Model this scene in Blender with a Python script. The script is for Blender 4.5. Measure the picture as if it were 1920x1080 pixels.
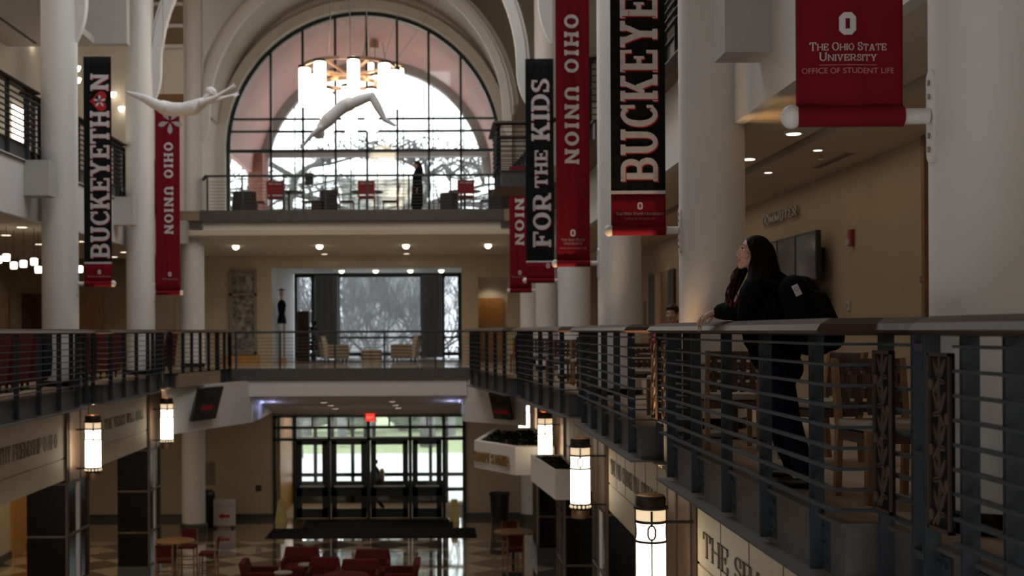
import bpy, bmesh, math, random
from math import pi, sin, cos, sqrt, atan2, radians as RAD
from mathutils import Vector, Matrix, Euler
random.seed(7)
SC = bpy.context.scene
COL = SC.collection
for _o in list(bpy.data.objects):
    bpy.data.objects.remove(_o)

# ---------------------------------------------------------------- camera
# world: X across the atrium, Y along it, Z up from the second-storey floor
FPX, PX, PY, EYE, ROLL = 2400.0, 820.0, 620.0, 1.02, 0.005
cam_data = bpy.data.cameras.new('camera')
cam_data.lens = FPX / 1920 * 36
cam_data.sensor_width = 36
cam_data.shift_x = (960 - PX) / 1920
cam_data.shift_y = (PY - 540) / 1920
cam_data.clip_start, cam_data.clip_end = 0.1, 400
cam_data.dof.use_dof = True
cam_data.dof.focus_distance = 9.0
cam_data.dof.aperture_fstop = 2.3
cam = bpy.data.objects.new('camera', cam_data)
COL.objects.link(cam)
cam.location = (0, 0, EYE)
cam.rotation_euler = (pi / 2, ROLL, 0)
SC.camera = cam

# ---------------------------------------------------------------- sky and exposure
SC.view_settings.view_transform = 'Standard'
SC.view_settings.look = 'None'
SC.view_settings.exposure = 0.0
SC.view_settings.gamma = 1.0
SC.view_settings.use_curve_mapping = False
world = bpy.data.worlds.new('overcast_sky')
SC.world = world
world.use_nodes = True
_bg = world.node_tree.nodes['Background']
_bg.inputs[0].default_value = (0.93, 0.97, 1.0, 1)
_bg.inputs[1].default_value = 3.2


def area_light(name, loc, sx, sy, power, color=(1, 1, 1), rot=(0, 0, 0), spread=None):
    l = bpy.data.lights.new(name, 'AREA')
    l.shape = 'RECTANGLE'
    l.size, l.size_y, l.energy, l.color = sx, sy, power, color
    if spread:
        l.spread = spread
    o = bpy.data.objects.new(name, l)
    o.location, o.rotation_euler = loc, rot
    COL.objects.link(o)
    return o


def spot_light(name, loc, power, color, rot=(0, 0, 0), size=RAD(110), blend=0.6, rad=0.05):
    l = bpy.data.lights.new(name, 'SPOT')
    l.energy, l.color, l.spot_size, l.spot_blend, l.shadow_soft_size = power, color, size, blend, rad
    o = bpy.data.objects.new(name, l)
    o.location, o.rotation_euler = loc, rot
    COL.objects.link(o)
    return o


WARM = (1.0, 0.80, 0.56)
# daylight through the roof skylight of the atrium, the end glazing supplies the rest
area_light('skylight_daylight', (-2.15, 21.8, 11.9), 5.5, 15.5, 860, (0.93, 0.96, 1.0))
# the gallery and lobby downlights, in rows
area_light('gallery_downlights_near', (4.6, 20, 3.1), 1.0, 22, 26, WARM)
area_light('gallery_downlights_far', (-9.6, 27, 3.1), 3, 18, 34, WARM)
area_light('gallery_lights_top', (-8.9, 20, 7.6), 2.5, 16, 60, (1.0, 0.90, 0.76))
area_light('lobby_lights', (-9.3, 26, -1.0), 3.5, 20, 210, WARM)
area_light('entrance_downlights', (-2.3, 37.6, -1.25), 4.5, 1.5, 40, WARM, rot=(RAD(9.5), 0, 0))
area_light('vestibule_fill', (-3.5, 42.3, -1.55), 2.5, 1.0, 40, WARM)  # added fill without a fitting, brightens the vestibule's timber side wall
area_light('lounge_downlights', (-2.3, 39.0, 3.5), 6, 2, 42, (1.0, 0.82, 0.6))

# ---------------------------------------------------------------- materials
MATS = {}


def mat(name, color, rough=0.6, metal=0.0, var=0.08, scale=6.0, bump=0.0, spec=0.5, emit=None, estr=0.0, stretch=(1, 1, 1)):
    m = bpy.data.materials.new(name)
    m.use_nodes = True
    nt = m.node_tree
    b = nt.nodes['Principled BSDF']
    b.inputs['Roughness'].default_value = rough
    b.inputs['Metallic'].default_value = metal
    b.inputs['Specular IOR Level'].default_value = spec
    tc = nt.nodes.new('ShaderNodeTexCoord')
    mp = nt.nodes.new('ShaderNodeMapping')
    mp.inputs['Scale'].default_value = stretch
    nz = nt.nodes.new('ShaderNodeTexNoise')
    nz.inputs['Scale'].default_value = scale
    nz.inputs['Detail'].default_value = 3
    nt.links.new(tc.outputs['Object'], mp.inputs[0])
    nt.links.new(mp.outputs[0], nz.inputs['Vector'])
    rp = nt.nodes.new('ShaderNodeValToRGB')
    rp.color_ramp.elements[0].position, rp.color_ramp.elements[1].position = 0.3, 0.7
    rp.color_ramp.elements[0].color = [c * (1 - var) for c in color] + [1]
    rp.color_ramp.elements[1].color = [min(1, c * (1 + var)) for c in color] + [1]
    nt.links.new(nz.outputs[0], rp.inputs[0])
    nt.links.new(rp.outputs[0], b.inputs['Base Color'])
    if bump:
        bp = nt.nodes.new('ShaderNodeBump')
        bp.inputs['Strength'].default_value = bump
        bp.inputs['Distance'].default_value = 0.02
        nt.links.new(nz.outputs[0], bp.inputs['Height'])
        nt.links.new(bp.outputs[0], b.inputs['Normal'])
    if emit:
        b.inputs['Emission Color'].default_value = list(emit) + [1]
        b.inputs['Emission Strength'].default_value = estr
    MATS[name] = m
    return m


def glass_mat(name, tint=(1, 1, 1), gloss=0.05, milk=0.0):
    m = bpy.data.materials.new(name)
    m.use_nodes = True
    nt = m.node_tree
    nt.nodes.remove(nt.nodes['Principled BSDF'])
    out = nt.nodes['Material Output']
    tr = nt.nodes.new('ShaderNodeBsdfTransparent')
    tr.inputs[0].default_value = list(tint) + [1]
    gl = nt.nodes.new('ShaderNodeBsdfGlossy')
    gl.inputs['Roughness'].default_value = 0.04
    mx = nt.nodes.new('ShaderNodeMixShader')
    mx.inputs[0].default_value = gloss
    nt.links.new(tr.outputs[0], mx.inputs[1])
    nt.links.new(gl.outputs[0], mx.inputs[2])
    last = mx
    if milk:
        df = nt.nodes.new('ShaderNodeBsdfTranslucent')
        m2 = nt.nodes.new('ShaderNodeMixShader')
        m2.inputs[0].default_value = milk
        nt.links.new(mx.outputs[0], m2.inputs[1])
        nt.links.new(df.outputs[0], m2.inputs[2])
        last = m2
    nt.links.new(last.outputs[0], out.inputs[0])
    MATS[name] = m
    return m


mat('white_paint', (0.62, 0.597, 0.58), 0.55, var=0.02, scale=2)
mat('cream_plaster', (0.64, 0.58, 0.51), 0.8, var=0.03, scale=1.5)
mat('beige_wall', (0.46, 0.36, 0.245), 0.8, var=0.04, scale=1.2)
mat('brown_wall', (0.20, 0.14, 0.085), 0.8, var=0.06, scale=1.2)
mat('ceiling_paint', (0.60, 0.50, 0.38), 0.85, var=0.03, scale=1.0)
mat('stone_panel', (0.50, 0.42, 0.29), 0.6, var=0.06, scale=1.4)
mat('grey_bulkhead', (0.42, 0.40, 0.38), 0.8, var=0.03)
mat('steel_blue', (0.042, 0.049, 0.058), 0.55, 0.3, spec=0.3, var=0.12, scale=9)
mat('steel_edge', (0.078, 0.070, 0.066), 0.55, 0.2, var=0.12, scale=7)
mat('frame_dark', (0.010, 0.016, 0.014), 0.45, 0.2, var=0.1)
mat('rail_wood', (0.046, 0.028, 0.021), 0.45, spec=0.14, metal=0.0, var=0.25, scale=5, stretch=(8, 0.6, 8))
mat('granite_dark', (0.006, 0.004, 0.004), 0.2, 0.0, spec=0.16, var=0.4, scale=40)
mat('granite_base', (0.05, 0.055, 0.05), 0.4, 0.0, var=0.5, scale=40)
mat('bronze', (0.46, 0.29, 0.18), 0.38, 0.85, var=0.1)
mat('brass', (0.42, 0.26, 0.10), 0.4, 0.6, var=0.1)
mat('bronze_seam', (0.14, 0.10, 0.075), 0.4, 0.8, var=0.1)
mat('lamp_metal', (0.025, 0.017, 0.011), 0.45, 0.5, var=0.2)
mat('copper_top', (0.32, 0.15, 0.06), 0.4, 0.7, var=0.1)
mat('banner_red', (0.155, 0.006, 0.012), 0.85, spec=0.12, var=0.06, scale=4)
mat('banner_black', (0.008, 0.008, 0.009), 0.9, spec=0.12, var=0.3, scale=9)
mat('print_white', (0.50, 0.47, 0.47), 0.85, var=0.02)
mat('print_grey', (0.33, 0.30, 0.31), 0.85, var=0.02)
mat('print_red', (0.40, 0.01, 0.01), 0.85, var=0.02)
mat('print_rose', (0.42, 0.18, 0.18), 0.85, var=0.02)
mat('print_black', (0.012, 0.01, 0.01), 0.85, spec=0.12, var=0.02)
mat('engraved', (0.13, 0.10, 0.068), 0.8, var=0.1)
mat('wood_warm', (0.21, 0.10, 0.033), 0.45, var=0.2, scale=5, stretch=(6, 6, 0.7))
mat('wood_door', (0.42, 0.21, 0.06), 0.45, var=0.1, scale=3, stretch=(6, 6, 0.6))
mat('wood_dark', (0.06, 0.03, 0.018), 0.4, spec=0.12, var=0.2, scale=6)
mat('strap_brown', (0.075, 0.045, 0.037), 0.6, spec=0.12, var=0.2, scale=14)
mat('seat_tan', (0.24, 0.19, 0.15), 0.85, var=0.1, scale=18)
mat('red_fabric', (0.075, 0.009, 0.007), 0.9, spec=0.15, var=0.15, scale=12)
mat('red_bright', (0.33, 0.012, 0.012), 0.7, var=0.08, scale=12)
mat('dark_fabric', (0.008, 0.008, 0.010), 0.95, spec=0.1, var=0.3, scale=20)
mat('grey_fabric', (0.06, 0.055, 0.055), 0.9, spec=0.12, var=0.2, scale=20)
mat('black_plastic', (0.008, 0.008, 0.008), 0.4, var=0.2)
mat('screen', (0.03, 0.032, 0.036), 0.12, var=0.9, scale=2.2)
mat('sculpture_white', (0.60, 0.57, 0.55), 0.6, var=0.03)
mat('cable_steel', (0.10, 0.09, 0.08), 0.5, 0.5)
mat('carpet', (0.26, 0.18, 0.115), 0.95, var=0.12, scale=8)
mat('terrazzo', (0.60, 0.56, 0.50), 0.07, var=0.06, scale=30)
mat('mat_rubber', (0.006, 0.006, 0.006), 0.95, var=0.3, scale=30, spec=0.05)
mat('pink_soffit', (0.46, 0.25, 0.23), 0.7, var=0.05, scale=2, stretch=(1, 0.4, 1))
mat('brick_red', (0.22, 0.085, 0.06), 0.85, var=0.2, scale=7)
mat('concrete', (0.42, 0.41, 0.40), 0.85, var=0.05)
mat('ext_grey', (0.30, 0.29, 0.29), 0.85, var=0.05)
mat('ext_facade', (0.16, 0.17, 0.18), 0.8, var=0.3, scale=0.8)
mat('pavement', (0.80, 0.80, 0.80), 0.9, var=0.03)
mat('lawn', (0.40, 0.46, 0.26), 0.95, var=0.15, scale=4)
mat('hedge_leaf', (0.05, 0.10, 0.035), 0.8, var=0.4, scale=6)
mat('planter_green', (0.008, 0.014, 0.007), 0.8, spec=0.12, var=0.4, scale=12)
mat('bark', (0.09, 0.085, 0.085), 0.9, var=0.2, scale=8)
mat('bark_pale', (0.15, 0.15, 0.155), 0.9, var=0.2, scale=8)
mat('skin', (0.50, 0.27, 0.19), 0.5, var=0.05, scale=12)
mat('lip', (0.36, 0.10, 0.09), 0.4, var=0.05)
mat('hair_dark', (0.006, 0.003, 0.0025), 0.65, spec=0.06, var=0.4, scale=30, stretch=(4, 4, 0.4))
mat('hair_red', (0.040, 0.009, 0.005), 0.5, spec=0.15, var=0.4, scale=30, stretch=(4, 4, 0.4))
mat('hair_brown', (0.03, 0.017, 0.010), 0.6, spec=0.15, var=0.4, scale=30)
mat('jacket_black', (0.003, 0.003, 0.0033), 0.9, spec=0.08, var=0.3, scale=14)
mat('jeans', (0.005, 0.0065, 0.013), 0.95, spec=0.1, var=0.3, scale=30)
mat('bag_black', (0.0035, 0.0035, 0.0042), 0.85, spec=0.12, var=0.3, scale=14)
mat('eye_white', (0.6, 0.57, 0.54), 0.2, var=0.02)
mat('eye_iris', (0.03, 0.015, 0.008), 0.15, var=0.1)
mat('metal_bright', (0.55, 0.53, 0.5), 0.3, 0.9, var=0.03)
mat('nickel', (0.33, 0.31, 0.29), 0.35, 0.9, var=0.05)
mat('leaf_relief', (0.085, 0.058, 0.044), 0.6, 0.2, spec=0.2, var=0.15, scale=20)
mat('panel_rim', (0.06, 0.038, 0.028), 0.55, 0.3, spec=0.2, var=0.1)
mat('alarm_red', (0.22, 0.02, 0.012), 0.4, var=0.05)
mat('yellow_plastic', (0.42, 0.33, 0.10), 0.5, var=0.05)
mat('curtain', (0.30, 0.31, 0.315), 0.9, var=0.2, scale=3, stretch=(12, 12, 0.2))
mat('art_glass', (0.20, 0.185, 0.165), 0.35, var=0.85, scale=7)
mat('stripe_light', (0.50, 0.42, 0.33), 0.85, var=0.05)
mat('stripe_dark', (0.13, 0.085, 0.06), 0.85, var=0.05)
mat('lamp_glow', (0.8, 0.75, 0.65), 0.5, emit=(1.0, 0.86, 0.66), estr=4.2)
mat('lamp_glow_upper', (0.8, 0.72, 0.6), 0.5, emit=(1.0, 0.74, 0.45), estr=0.75)
mat('down_glow', (0.9, 0.8, 0.7), 0.5, emit=(1.0, 0.85, 0.62), estr=7.0)
mat('down_dim', (0.9, 0.8, 0.7), 0.5, emit=(1.0, 0.82, 0.6), estr=2.4)
mat('exit_glow', (0.5, 0.02, 0.01), 0.4, emit=(1.0, 0.04, 0.02), estr=1.0)
mat('exit_letter', (0.6, 0.3, 0.25), 0.4, emit=(1.0, 0.35, 0.25), estr=0.9)
mat('blue_glow', (0.3, 0.35, 0.6), 0.4, emit=(0.45, 0.55, 1.0), estr=1.2)
glass_mat('glass_clear', (0.97, 0.99, 0.98), 0.045)
glass_mat('glass_shade', (0.70, 0.72, 0.74), 0.03, 0.03)
glass_mat('glass_frost', (0.10, 0.10, 0.095), 0.05, 0.10)


def tile_floor():
    m = bpy.data.materials.new('diamond_floor')
    m.use_nodes = True
    nt = m.node_tree
    b = nt.nodes['Principled BSDF']
    tc = nt.nodes.new('ShaderNodeTexCoord')
    mp = nt.nodes.new('ShaderNodeMapping')
    mp.inputs['Rotation'].default_value = (0, 0, pi / 4)
    mp.inputs['Scale'].default_value = (1 / 1.02, 1 / 1.02, 1)
    nt.links.new(tc.outputs['Object'], mp.inputs[0])
    ck = nt.nodes.new('ShaderNodeTexChecker')
    ck.inputs['Scale'].default_value = 1
    ck.inputs['Color1'].default_value = (0.44, 0.34, 0.215, 1)
    ck.inputs['Color2'].default_value = (0.085, 0.052, 0.034, 1)
    nt.links.new(mp.outputs[0], ck.inputs['Vector'])
    sp = nt.nodes.new('ShaderNodeSeparateXYZ')
    nt.links.new(tc.outputs['Object'], sp.inputs[0])
    gt = nt.nodes.new('ShaderNodeMath')
    gt.operation = 'GREATER_THAN'
    gt.inputs[1].default_value = 36.0
    nt.links.new(sp.outputs['Y'], gt.inputs[0])
    mx = nt.nodes.new('ShaderNodeMixRGB')
    mx.inputs[2].default_value = (0.17, 0.105, 0.06, 1)
    nt.links.new(gt.outputs[0], mx.inputs[0])
    nt.links.new(ck.outputs[0], mx.inputs[1])
    nt.links.new(mx.outputs[0], b.inputs['Base Color'])
    b.inputs['Roughness'].default_value = 0.055
    b.inputs['Specular IOR Level'].default_value = 0.7
    b.inputs['Coat Weight'].default_value = 1.0
    b.inputs['Coat Roughness'].default_value = 0.03
    MATS['diamond_floor'] = m


tile_floor()


# ---------------------------------------------------------------- mesh helpers
def at(x, y, Y):
    """point of the place at depth Y that the photo shows at pixel x, y"""
    dx, dy = x - PX, PY - y
    c, s = cos(ROLL), sin(ROLL)
    k = Y / FPX
    return Vector(((dx * c + dy * s) * k, Y, EYE + (-dx * s + dy * c) * k))


def worg(o):
    v = Vector((0, 0, 0))
    while o is not None:
        v = v + Vector(o.location)
        o = o.parent
    return v


class MB:
    def __init__(self):
        self.bm = bmesh.new()

    def face(self, pts):
        vs = [self.bm.verts.new(p) for p in pts]
        try:
            return self.bm.faces.new(vs)
        except ValueError:
            return None

    def grid8(self, c):
        v = [self.bm.verts.new(p) for p in c]
        for f in ((0, 3, 2, 1), (4, 5, 6, 7), (0, 1, 5, 4), (1, 2, 6, 5), (2, 3, 7, 6), (3, 0, 4, 7)):
            self.bm.faces.new([v[i] for i in f])
        return self

    def box(self, x0, x1, y0, y1, z0, z1):
        return self.grid8([(x0, y0, z0), (x1, y0, z0), (x1, y1, z0), (x0, y1, z0), (x0, y0, z1), (x1, y0, z1), (x1, y1, z1), (x0, y1, z1)])

    def obox(self, c, sx, sy, sz, rot=(0, 0, 0)):
        m = Euler(rot).to_matrix()
        c = Vector(c)
        q = []
        for z in (-1, 1):
            for x, y in ((-1, -1), (1, -1), (1, 1), (-1, 1)):
                q.append(c + m @ Vector((x * sx / 2, y * sy / 2, z * sz / 2)))
        return self.grid8(q)

    def bar(self, p0, p1, w, h, up=(0, 0, 1)):
        """box along a segment, w across, h along up"""
        p0, p1 = Vector(p0), Vector(p1)
        d = (p1 - p0).normalized()
        u = Vector(up)
        s = d.cross(u)
        if s.length < 1e-4:
            s = d.cross(Vector((1, 0, 0)))
        s.normalize()
        u = s.cross(d).normalized()
        q = []
        for p in (p0, p1):
            for a, b in ((-1, -1), (1, -1), (1, 1), (-1, 1)):
                q.append(p + s * (a * w / 2) + u * (b * h / 2))
        return self.grid8(q)

    def rings(self, rings, closed=True, caps=True):
        vr = [[self.bm.verts.new(p) for p in r] for r in rings]
        n = len(vr[0])
        for a, b in zip(vr, vr[1:]):
            for i in range(n if closed else n - 1):
                j = (i + 1) % n
                self.bm.faces.new((a[i], a[j], b[j], b[i]))
        if caps:
            self.bm.faces.new(list(reversed(vr[0])))
            self.bm.faces.new(vr[-1])
        return self

    def cyl(self, p0, p1, r0, r1=None, n=14):
        return self.tube([p0, p1], [r0, r0 if r1 is None else r1], n)

    def tube(self, pts, r, n=8):
        pts = [Vector(p) for p in pts]
        rs = r if isinstance(r, (list, tuple)) else [r] * len(pts)
        rings = []
        s = None
        for i, p in enumerate(pts):
            d = (pts[min(i + 1, len(pts) - 1)] - pts[max(i - 1, 0)]).normalized()
            if s is None:
                s = d.cross(Vector((0, 0, 1)))
                if s.length < 1e-3:
                    s = Vector((1, 0, 0))
            s = (s - d * s.dot(d)).normalized()
            u = d.cross(s)
            rings.append([p + (s * cos(2 * pi * k / n) + u * sin(2 * pi * k / n)) * rs[i] for k in range(n)])
        return self.rings(rings)

    def lathe(self, c, prof, n=24):
        c = Vector(c)
        return self.rings([[c + Vector((max(r, 1e-4) * cos(2 * pi * k / n), max(r, 1e-4) * sin(2 * pi * k / n), z)) for k in range(n)] for r, z in prof])

    def prism(self, pts, z0, z1):
        return self.rings([[(x, y, z0) for x, y in pts], [(x, y, z1) for x, y in pts]])

    def slab(self, pts, v):
        """flat polygon of 3d points pushed along v"""
        v = Vector(v)
        return self.rings([[Vector(p) for p in pts], [Vector(p) + v for p in pts]])

    def ball(self, c, rx, ry=None, rz=None, nu=20, nv=12, rot=None):
        ry, rz = ry or rx, rz or rx
        c = Vector(c)
        m = rot if rot is not None else Matrix.Identity(3)
        rr = []
        for j in range(nv + 1):
            t = pi * (0.0008 + 0.9984 * j / nv)
            rr.append([c + m @ Vector((rx * sin(t) * cos(2 * pi * k / nu), ry * sin(t) * sin(2 * pi * k / nu), -rz * cos(t))) for k in range(nu)])
        return self.rings(rr)

    def cone(self, p0, p1, r0, r1, n=14):
        """rounded cone: two balls and the tube between them"""
        self.ball(p0, r0, nu=n, nv=8)
        self.ball(p1, r1, nu=n, nv=8)
        return self.tube([p0, p1], [r0, r1], n)

    def chain(self, pts, rs, n=14):
        for i in range(len(pts) - 1):
            self.cone(pts[i], pts[i + 1], rs[i], rs[i + 1], n)
        return self

    def sweep(self, path, sec, z=0.0, side=1, closed=False):
        """sec: list of (outward, up) points carried along the plan path with mitres; side +1 = left of travel"""
        P = [Vector((p[0], p[1])) for p in path]
        rings = []
        for i, p in enumerate(P):
            a = (p - P[i - 1]).normalized() if i else (P[1] - P[0]).normalized()
            b = (P[i + 1] - p).normalized() if i < len(P) - 1 else a
            na, nb = Vector((-a.y, a.x)) * side, Vector((-b.y, b.x)) * side
            m = (na + nb)
            m = m / max(0.25, m.dot(na))
            rings.append([(p.x + m.x * o, p.y + m.y * o, z + h) for o, h in sec])
        return self.rings(rings)

    def arc_band(self, cx, cz, r0, r1, y0, y1, a0, a1, n=40):
        rr = []
        for k in range(n + 1):
            a = a0 + (a1 - a0) * k / n
            c, s = cos(a), sin(a)
            rr.append([(cx + r0 * c, y0, cz + r0 * s), (cx + r1 * c, y0, cz + r1 * s), (cx + r1 * c, y1, cz + r1 * s), (cx + r0 * c, y1, cz + r0 * s)])
        return self.rings(rr)

    def mesh(self, name):
        bmesh.ops.recalc_face_normals(self.bm, faces=self.bm.faces)
        me = bpy.data.meshes.new(name)
        self.bm.to_mesh(me)
        self.bm.free()
        return me

    def build(self, name, material, parent=None, smooth=False, bevel=0.0, loc=None, local=False, mesh=None):
        me = mesh or self.mesh(name)
        me.name = name
        if parent is not None and not local:
            me.transform(Matrix.Translation(-worg(parent)))
        if loc is not None:
            me.transform(Matrix.Translation(-Vector(loc)))
        me.materials.clear()
        me.materials.append(MATS[material])
        o = bpy.data.objects.new(name, me)
        COL.objects.link(o)
        if loc is not None:
            o.location = loc
        if parent is not None:
            o.parent = parent
        if smooth:
            for p in me.polygons:
                p.use_smooth = True
            if smooth != 'all':
                me.set_sharp_from_angle(angle=RAD(40))
        if bevel:
            b = o.modifiers.new('bevel', 'BEVEL')
            b.width, b.segments, b.limit_method = bevel, 2, 'ANGLE'
        return o


def fuse(mb, voxel=0.006, it=6, fac=0.5):
    """weld overlapping closed shapes into one continuous skin"""
    me = mb.mesh('fuse')
    o = bpy.data.objects.new('fuse', me)
    COL.objects.link(o)
    r = o.modifiers.new('r', 'REMESH')
    r.mode = 'VOXEL'
    r.voxel_size = voxel
    s = o.modifiers.new('s', 'SMOOTH')
    s.factor, s.iterations = fac, it
    dg = bpy.context.evaluated_depsgraph_get()
    out = bpy.data.meshes.new_from_object(o.evaluated_get(dg))
    bpy.data.objects.remove(o)
    return out


def tag(o, label, cat, group=None, kind=None):
    o['label'], o['category'] = label, cat
    if group:
        o['group'] = group
    if kind:
        o['kind'] = kind
    return o


def thing(name, label, cat, loc=(0, 0, 0), rotz=0.0, group=None):
    o = bpy.data.objects.new(name, None)
    o.empty_display_size = 0.2
    COL.objects.link(o)
    o.location = loc
    o.rotation_euler = (0, 0, rotz)
    return tag(o, label, cat, group)


def struct(mb, name, material, **k):
    o = mb.build(name, material, **k)
    o['kind'] = 'structure'
    return o


def dup(root, loc, rotz=None, label=None, group=None, cat=None, scale=None):
    def cp(o, parent):
        c = o.copy()
        COL.objects.link(c)
        if parent is not None:
            c.parent = parent
        for ch in o.children:
            cp(ch, c)
        return c
    r = cp(root, None)
    r.location = loc
    if rotz is not None:
        r.rotation_euler = (0, 0, rotz)
    if label:
        r['label'] = label
    if group:
        r['group'] = group
    if scale:
        r.scale = (scale,) * 3
    return r


# ---------------------------------------------------------------- slab-serif letters
def _rect(x0, y0, x1, y1):
    return [(x0, y0), (x1, y0), (x1, y1), (x0, y1)]


def _ring(cx, cy, rx, ry, tx, ty, a0, a1, n=10):
    out = []
    for k in range(n):
        a, b = RAD(a0 + (a1 - a0) * k / n), RAD(a0 + (a1 - a0) * (k + 1) / n)
        out.append([(cx + rx * cos(a), cy + ry * sin(a)), (cx + rx * cos(b), cy + ry * sin(b)),
                    (cx + (rx - tx) * cos(b), cy + (ry - ty) * sin(b)), (cx + (rx - tx) * cos(a), cy + (ry - ty) * sin(a))])
    return out


def glyph(ch, t=0.2, s=0.13, e=0.07):
    """polygons of a slab-serif capital with cap height 1, and its width"""
    P = []

    def R(*a):
        P.append(_rect(*a))

    def stem(x, y0=0.0, y1=1.0, lo=True, hi=True):
        R(x, y0, x + t, y1)
        if lo:
            R(x - e, y0, x + t + e, y0 + s)
        if hi:
            R(x - e, y1 - s, x + t + e, y1)

    def diag(x0, y0, x1, y1, w):
        P.append([(x0, y0), (x0 + w, y0), (x1 + w, y1), (x1, y1)])
    x = e
    w = 0.8
    if ch == 'I':
        stem(x)
        w = t + 2 * e
    elif ch in 'BPR':
        w = 0.80
        stem(x)
        R(x, 1 - s, 0.44, 1)
        m = 0.5 if ch == 'B' else 0.42
        R(x, m - s / 2, 0.46, m + s / 2)
        P.extend(_ring(0.44, (1 + m - s / 2) / 2, 0.32, (1 - m + s / 2) / 2, t, s, -90, 90))
        if ch == 'B':
            R(x, 0, 0.46, s)
            P.extend(_ring(0.46, (m + s / 2) / 2, 0.34, (m + s / 2) / 2, t, s, -90, 90))
        if ch == 'R':
            diag(0.62, 0, 0.36, m, t * 1.05)
            R(0.58, 0, 0.86, s)
            w = 0.86
    elif ch in 'OQ':
        w = 0.84
        P.extend(_ring(0.42, 0.5, 0.42, 0.5, t, s, 0, 360, 28))
    elif ch in 'CG':
        w = 0.78
        P.extend(_ring(0.42, 0.5, 0.42, 0.5, t, s, 50, 310, 20))
        R(0.62, 0.62, 0.74, 1.0)
        if ch == 'C':
            R(0.64, 0.12, 0.74, 0.30)
        else:
            R(0.58, 0.0, 0.58 + t, 0.42)
            R(0.46, 0.42 - s, 0.82, 0.42)
    elif ch == 'D':
        w = 0.84
        stem(x)
        R(x, 0, 0.42, s)
        R(x, 1 - s, 0.42, 1)
        P.extend(_ring(0.42, 0.5, 0.42, 0.5, t, s, -90, 90, 14))
    elif ch == 'U':
        w = 0.86
        for xx in (x, w - e - t):
            R(xx, 0.36, xx + t, 1)
            R(xx - e, 1 - s, xx + t + e, 1)
        P.extend(_ring(w / 2, 0.36, w / 2 - e, 0.36, t, s, 180, 360, 14))
    elif ch in 'EFL':
        w = 0.74 if ch != 'L' else 0.70
        stem(x)
        if ch in 'EF':
            R(x, 1 - s, w, 1)
            R(w - 0.11, 0.70, w, 1)
            R(x, 0.5 - s / 2, 0.52, 0.5 + s / 2)
            R(0.44, 0.36, 0.53, 0.64)
        if ch in 'EL':
            R(x, 0, w, s)
            R(w - 0.11, 0, w, 0.30)
    elif ch == 'H':
        w = 0.90
        stem(x)
        stem(w - e - t)
        R(x, 0.5 - s / 2, w - e, 0.5 + s / 2)
    elif ch == 'K':
        w = 0.90
        stem(x)
        diag(x + t * 0.7, 0.36, 0.58, 1, t * 0.8)
        diag(0.62, 0, 0.34, 0.58, t)
        R(0.54, 0, 0.90, s)
        R(0.50, 1 - s, 0.86, 1)
    elif ch == 'N':
        w = 0.92
        stem(x, hi=False)
        R(0, 1 - s, x + t, 1)
        xx = w - e - t * 0.85
        R(xx, 0, xx + t * 0.85, 1)
        R(xx - e, 1 - s, w, 1)
        diag(xx, 0, x, 1, t)
    elif ch == 'M':
        w = 1.06
        stem(x)
        stem(w - e - t)
        diag(0.44, 0.1, x, 1, t * 0.9)
        diag(0.44, 0.1, w - e - t * 0.9, 1, t * 0.9)
    elif ch == 'S':
        w = 0.66
        P.extend(_ring(0.33, 0.74, 0.31, 0.26, t * 0.9, s, 40, 270, 14))
        P.extend(_ring(0.33, 0.27, 0.33, 0.27, t * 0.9, s, -140, 90, 14))
        R(0.50, 0.66, 0.60, 0.98)
        R(0.03, 0.02, 0.13, 0.34)
    elif ch == 'T':
        w = 0.82
        R(w / 2 - t / 2, 0, w / 2 + t / 2, 1)
        R(w / 2 - t / 2 - e, 0, w / 2 + t / 2 + e, s)
        R(0, 1 - s, w, 1)
        R(0, 0.70, 0.11, 1)
        R(w - 0.11, 0.70, w, 1)
    elif ch == 'V':
        w = 0.88
        diag(w / 2 - t / 2, 0, 0.07, 1, t)
        diag(w / 2 - t / 2, 0, w - 0.07 - t * 0.75, 1, t * 0.75)
        R(0, 1 - s, 0.34, 1)
        R(w - 0.32, 1 - s, w, 1)
    elif ch == 'W':
        w = 1.2
        for k in (0, 0.52):
            diag(0.26 + k, 0, 0.08 + k, 1, t * 0.9)
            diag(0.26 + k, 0, 0.46 + k, 1, t * 0.7)
        R(0, 1 - s, 0.34, 1)
        R(0.9, 1 - s, 1.2, 1)
    elif ch == 'Y':
        w = 0.90
        R(w / 2 - t / 2, 0, w / 2 + t / 2, 0.46)
        R(w / 2 - t / 2 - e, 0, w / 2 + t / 2 + e, s)
        diag(w / 2 - t / 2, 0.42, 0.08, 1, t)
        diag(w / 2 - t / 2, 0.42, w - 0.08 - t * 0.8, 1, t * 0.9)
        R(0, 1 - s, 0.36, 1)
        R(w - 0.34, 1 - s, w, 1)
    elif ch == 'A':
        w = 0.90
        diag(0.07, 0, w / 2 - t / 2, 1, t * 0.7)
        diag(w - 0.07 - t, 0, w / 2 - t / 2, 1, t)
        R(0.22, 0.28, w - 0.22, 0.28 + s)
        R(0, 0, 0.32, s)
        R(w - 0.34, 0, w, s)
    elif ch == '0':          # block O with cut corners
        w = 0.74
        a, b = 0.2, t
        o = [(a, 0), (w - a, 0), (w, a), (w, 1 - a), (w - a, 1), (a, 1), (0, 1 - a), (0, a)]
        i = [(a + 0.04, b), (w - a - 0.04, b), (w - b, a + 0.06), (w - b, 1 - a - 0.06), (w - a - 0.04, 1 - b), (a + 0.04, 1 - b), (b, 1 - a - 0.06), (b, a + 0.06)]
        for k in range(8):
            j = (k + 1) % 8
            P.append([o[k], o[j], i[j], i[k]])
    elif ch == '-':
        w = 0.4
        R(0, 0.45, 0.4, 0.45 + s)
    elif ch == '.':
        w = 0.22
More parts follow.
